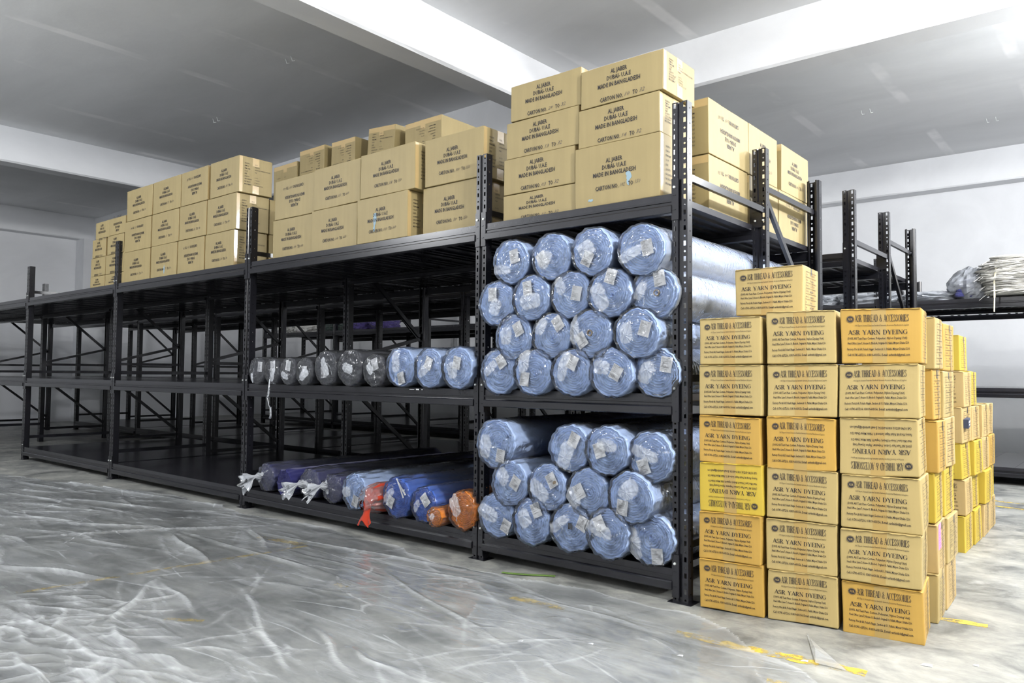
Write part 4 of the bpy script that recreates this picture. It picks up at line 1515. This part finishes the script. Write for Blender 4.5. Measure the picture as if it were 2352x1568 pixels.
for (x0, y0, x1, y1, hgt) in ridges:
    dxx, dyy = x1 - x0, y1 - y0
    L2 = dxx * dxx + dyy * dyy
    pad = .12
    ia = np.searchsorted(gx, [min(x0, x1) - pad, max(x0, x1) + pad])
    ja = np.searchsorted(gy, [min(y0, y1) - pad, max(y0, y1) + pad])
    if ia[0] == ia[1] or ja[0] == ja[1]:
        continue
    sx, sy = GX[ia[0]:ia[1], ja[0]:ja[1]], GY[ia[0]:ia[1], ja[0]:ja[1]]
    tt = np.clip(((sx - x0) * dxx + (sy - y0) * dyy) / L2, 0, 1)
    wob = .012 * np.sin(tt * 9 + x0 * 7)
    nx_, ny_ = -dyy / math.sqrt(L2), dxx / math.sqrt(L2)
    sd = (sx - x0 - tt * dxx) * nx_ + (sy - y0 - tt * dyy) * ny_ - wob
    al = np.hypot(sx - x0 - tt * dxx, sy - y0 - tt * dyy)
    wd_ = .013 + hgt * .33
    bump_ = np.exp(-(np.where((tt > 0) & (tt < 1), np.abs(sd), al) / wd_) ** 1.3) * np.sin(np.clip(tt, .04, .96) * PI) ** .6
    Z[ia[0]:ia[1], ja[0]:ja[1]] = np.maximum(Z[ia[0]:ia[1], ja[0]:ja[1]], .003 + hgt * .8 * bump_)
    MKs[ia[0]:ia[1], ja[0]:ja[1]] += min(.42, .16 + hgt * 14) * bump_ ** 2
MKs = np.clip(MKs + .05 * np.sin(GX * 3 + 2) * np.sin(GY * 4), 0, .7)
ey = np.interp(GX, edge_pts[:, 0], edge_pts[:, 1]) + .015 * np.sin(GX * 9) + .01 * np.sin(GX * 23)
near = np.exp(-np.abs(GY - ey) / .03)
MKs += .15 * near
Z += .006 * near * (1 + np.sin(GX * 6))
# below the camera's reach on the right the sheet ends along a slanted hem
ins = GY < ey
idx = -np.ones(GX.shape, int)
qm = ins[:-1, :-1] & ins[1:, :-1] & ins[1:, 1:] & ins[:-1, 1:]
used = np.zeros_like(ins)
for a, b_ in ((0, 0), (1, 0), (1, 1), (0, 1)):
    used[a:used.shape[0] - 1 + a, b_:used.shape[1] - 1 + b_] |= qm
idx[used] = np.arange(used.sum())
VV = np.stack([GX[used], GY[used], Z[used]], -1)
I, J = np.nonzero(qm)
FF = np.stack([idx[I, J], idx[I + 1, J], idx[I + 1, J + 1], idx[I, J + 1]], -1)
k = MB()
k.v, k.f, k.m, k.n, k.attr = [VV], FF.tolist(), [0] * len(FF), len(VV), [MKs[used]]
o = k.build('plastic_sheet', ['sheet_film'], smooth=True)
tag(o, 'large crumpled clear plastic sheet spread over the floor before the rack', 'plastic sheet')
k = MB()
k.add([(.555, -.03, .004), (.70, -.36, .007), (.81, -.355, .004), (.60, -.12, .012), (.66, -.24, .016)], [(0, 1, 4, 3), (1, 2, 4), (4, 2, 3)], 0, [.25] * 5)
tag(k.build('film_offcut', ['sheet_film']), 'pointed flap of clear film before the middle yarn column', 'plastic sheet')

# ------------------------------------------------------------------ things on the far rack
def lump(name, loc, size, mat, label, cat, seed, amp=.12, freq=7, sq=2.6, group=None, n=(40, 28), milk=None):
    rs = np.random.RandomState(seed)
    u = np.linspace(0, 2 * PI, n[0], endpoint=False)
    v = np.linspace(.02, PI - .02, n[1])
    V, U = np.meshgrid(v, u, indexing='ij')
    d = np.stack([np.sin(V) * np.cos(U), np.sin(V) * np.sin(U), -np.cos(V)], -1)
    rad = (np.abs(d[..., 0]) ** sq + np.abs(d[..., 1]) ** sq + np.abs(d[..., 2]) ** sq) ** (-1 / sq)
    for i in range(6):
        kk = rs.normal(0, freq * (1 + .5 * i), 3)
        rad = rad + amp / (1 + i) * np.abs(np.sin(d @ kk + rs.uniform(0, 6))) - amp * .3 / (1 + i)
    P = d * rad[..., None] * np.array(size) / 2
    P[..., 2] = np.maximum(P[..., 2], -size[2] * .42) + size[2] * .42
    mb = MB()
    mb.grid(P, 0, closed=True, milk=None if milk is None else np.full(P.shape[:2], milk))
    o = mb.build(name, [mat], loc=loc)
    return tag(o, label, cat, group) if label else o


DZ = 1.90
root = empty('sack_bundle', (.66, 5.98, DZ), 'bundle of folded white woven sacks tied with cord on the far rack', 'sacks')
for i in range(9):
    rs = np.random.RandomState(70 + i)
    z = .02 + i * .042
    wd = .30 - .02 * abs(i - 4) + rs.uniform(-.02, .02)
    ff = lump('folded_sack', (rs.uniform(-.02, .02), rs.uniform(-.02, .02), z), (wd * 2, .62, .062), 'white_sack', None, None, 70 + i, amp=.22, freq=5, sq=3)
    ff.parent = root
    mbf = MB()
    for q in range(10):
        y = rs.uniform(-.28, .2)
        x = -wd + rs.uniform(-.03, .02)
        mbf.bar((x + .03, y, z + .02), (x - rs.uniform(.01, .05), y - .02, z - rs.uniform(.0, .05)), .018, .003)
    fo = mbf.build('frayed_edge', ['white_sack'], ff)
    fo.location = (-ff.location[0], -ff.location[1], -ff.location[2])
mb = MB()
pts = [(-.08, .3, .34), (-.10, -.10, .42), (-.13, -.30, .36), (-.15, -.34, .16), (-.15, -.35, -.02), (-.155, -.35, -.16)]
for a, b_ in zip(pts, pts[1:]):
    mb.bar(a, b_, .014, .010)
mb.build('cord', ['string'], root)
lump('clear_bag', (.25, 5.95, DZ), (.42, .4, .36), 'bag_film', 'cloudy clear bag of dark blue pieces beside the white sacks', 'plastic bag', 81, amp=.10, freq=4, sq=1.6, milk=.1)
for i in range(7):
    rs = np.random.RandomState(90 + i)
    lump('fabric_piece', (.22 + rs.uniform(-.07, .09), 5.80 + rs.uniform(0, .1), DZ + .02 + .045 * (i % 4)), (.09, .08, .06), 'fabric_slate', 'dark blue cloth piece inside the cloudy bag', 'cloth', 90 + i, group='cloth pieces in the cloudy bag', n=(14, 10))
lump('film_bundle', (-.12, 6.0, DZ), (.52, .35, .11), 'bag_film', 'flat crumpled clear bundle left of the cloudy bag', 'plastic bag', 83, amp=.2, freq=8, milk=.2)
lump('film_bundle', (-.78, 6.0, DZ), (.55, .35, .17), 'bag_film', 'crumpled clear bundle on the far rack between the rear uprights', 'plastic bag', 84, amp=.2, freq=8, milk=.1)
lump('film_bundle', (-1.30, 6.0, DZ), (.35, .35, .16), 'bag_film', 'crumpled clear bundle on the far rack behind the lone top box', 'plastic bag', 85, amp=.2, freq=8, milk=.1)
for i, (x, ww, hh, mt, lb) in enumerate(((-11.85, .55, .30, 'white_sack', 'white cloth heap on the far rack seen through the second bay'), (-12.5, .35, .24, 'white_sack', 'small white heap on the far rack left of the white cloth heap'),
                                          (-10.7, .7, .22, 'fabric_green', 'dark green cloth heap on the far rack'), (-9.95, .45, .26, 'fabric_purple', 'purple cloth heap on the far rack, left one'),
                                          (-9.35, .4, .24, 'fabric_purple', 'purple cloth heap on the far rack, right one'))):
    lump('cloth_heap', (x, 6.15, DZ), (ww, .5, hh), mt, lb, 'cloth', 100 + i, amp=.2, freq=6)

# dark packet poking out of a torn yarn box, and paper residue stuck on the rack
k = MB()
k.box((-.03, 0, 0), (.022, .085, .055), 0)
k.box((.0222, .012, .030), (.0228, .070, .040), 1)
k.box((.0222, .020, .014), (.0228, .060, .020), 1)
tag(k.build('packet', ['dark_print', 'paper'], loc=(.795, 2.13, .760), rot=(.12, 0, .05)), 'dark blue printed packet poking out of a torn box in the far group', 'packet')
for (x, z, ww, hh) in ((-1.93, .970, .045, .004), (-1.87, .968, .028, .009), (-1.82, .970, .012, .004)):
    k = MB()
    k.box((x, -.0065, z), (x + ww, -.0052, z + hh))
    k.build('paper_residue', ['paper'], R1)
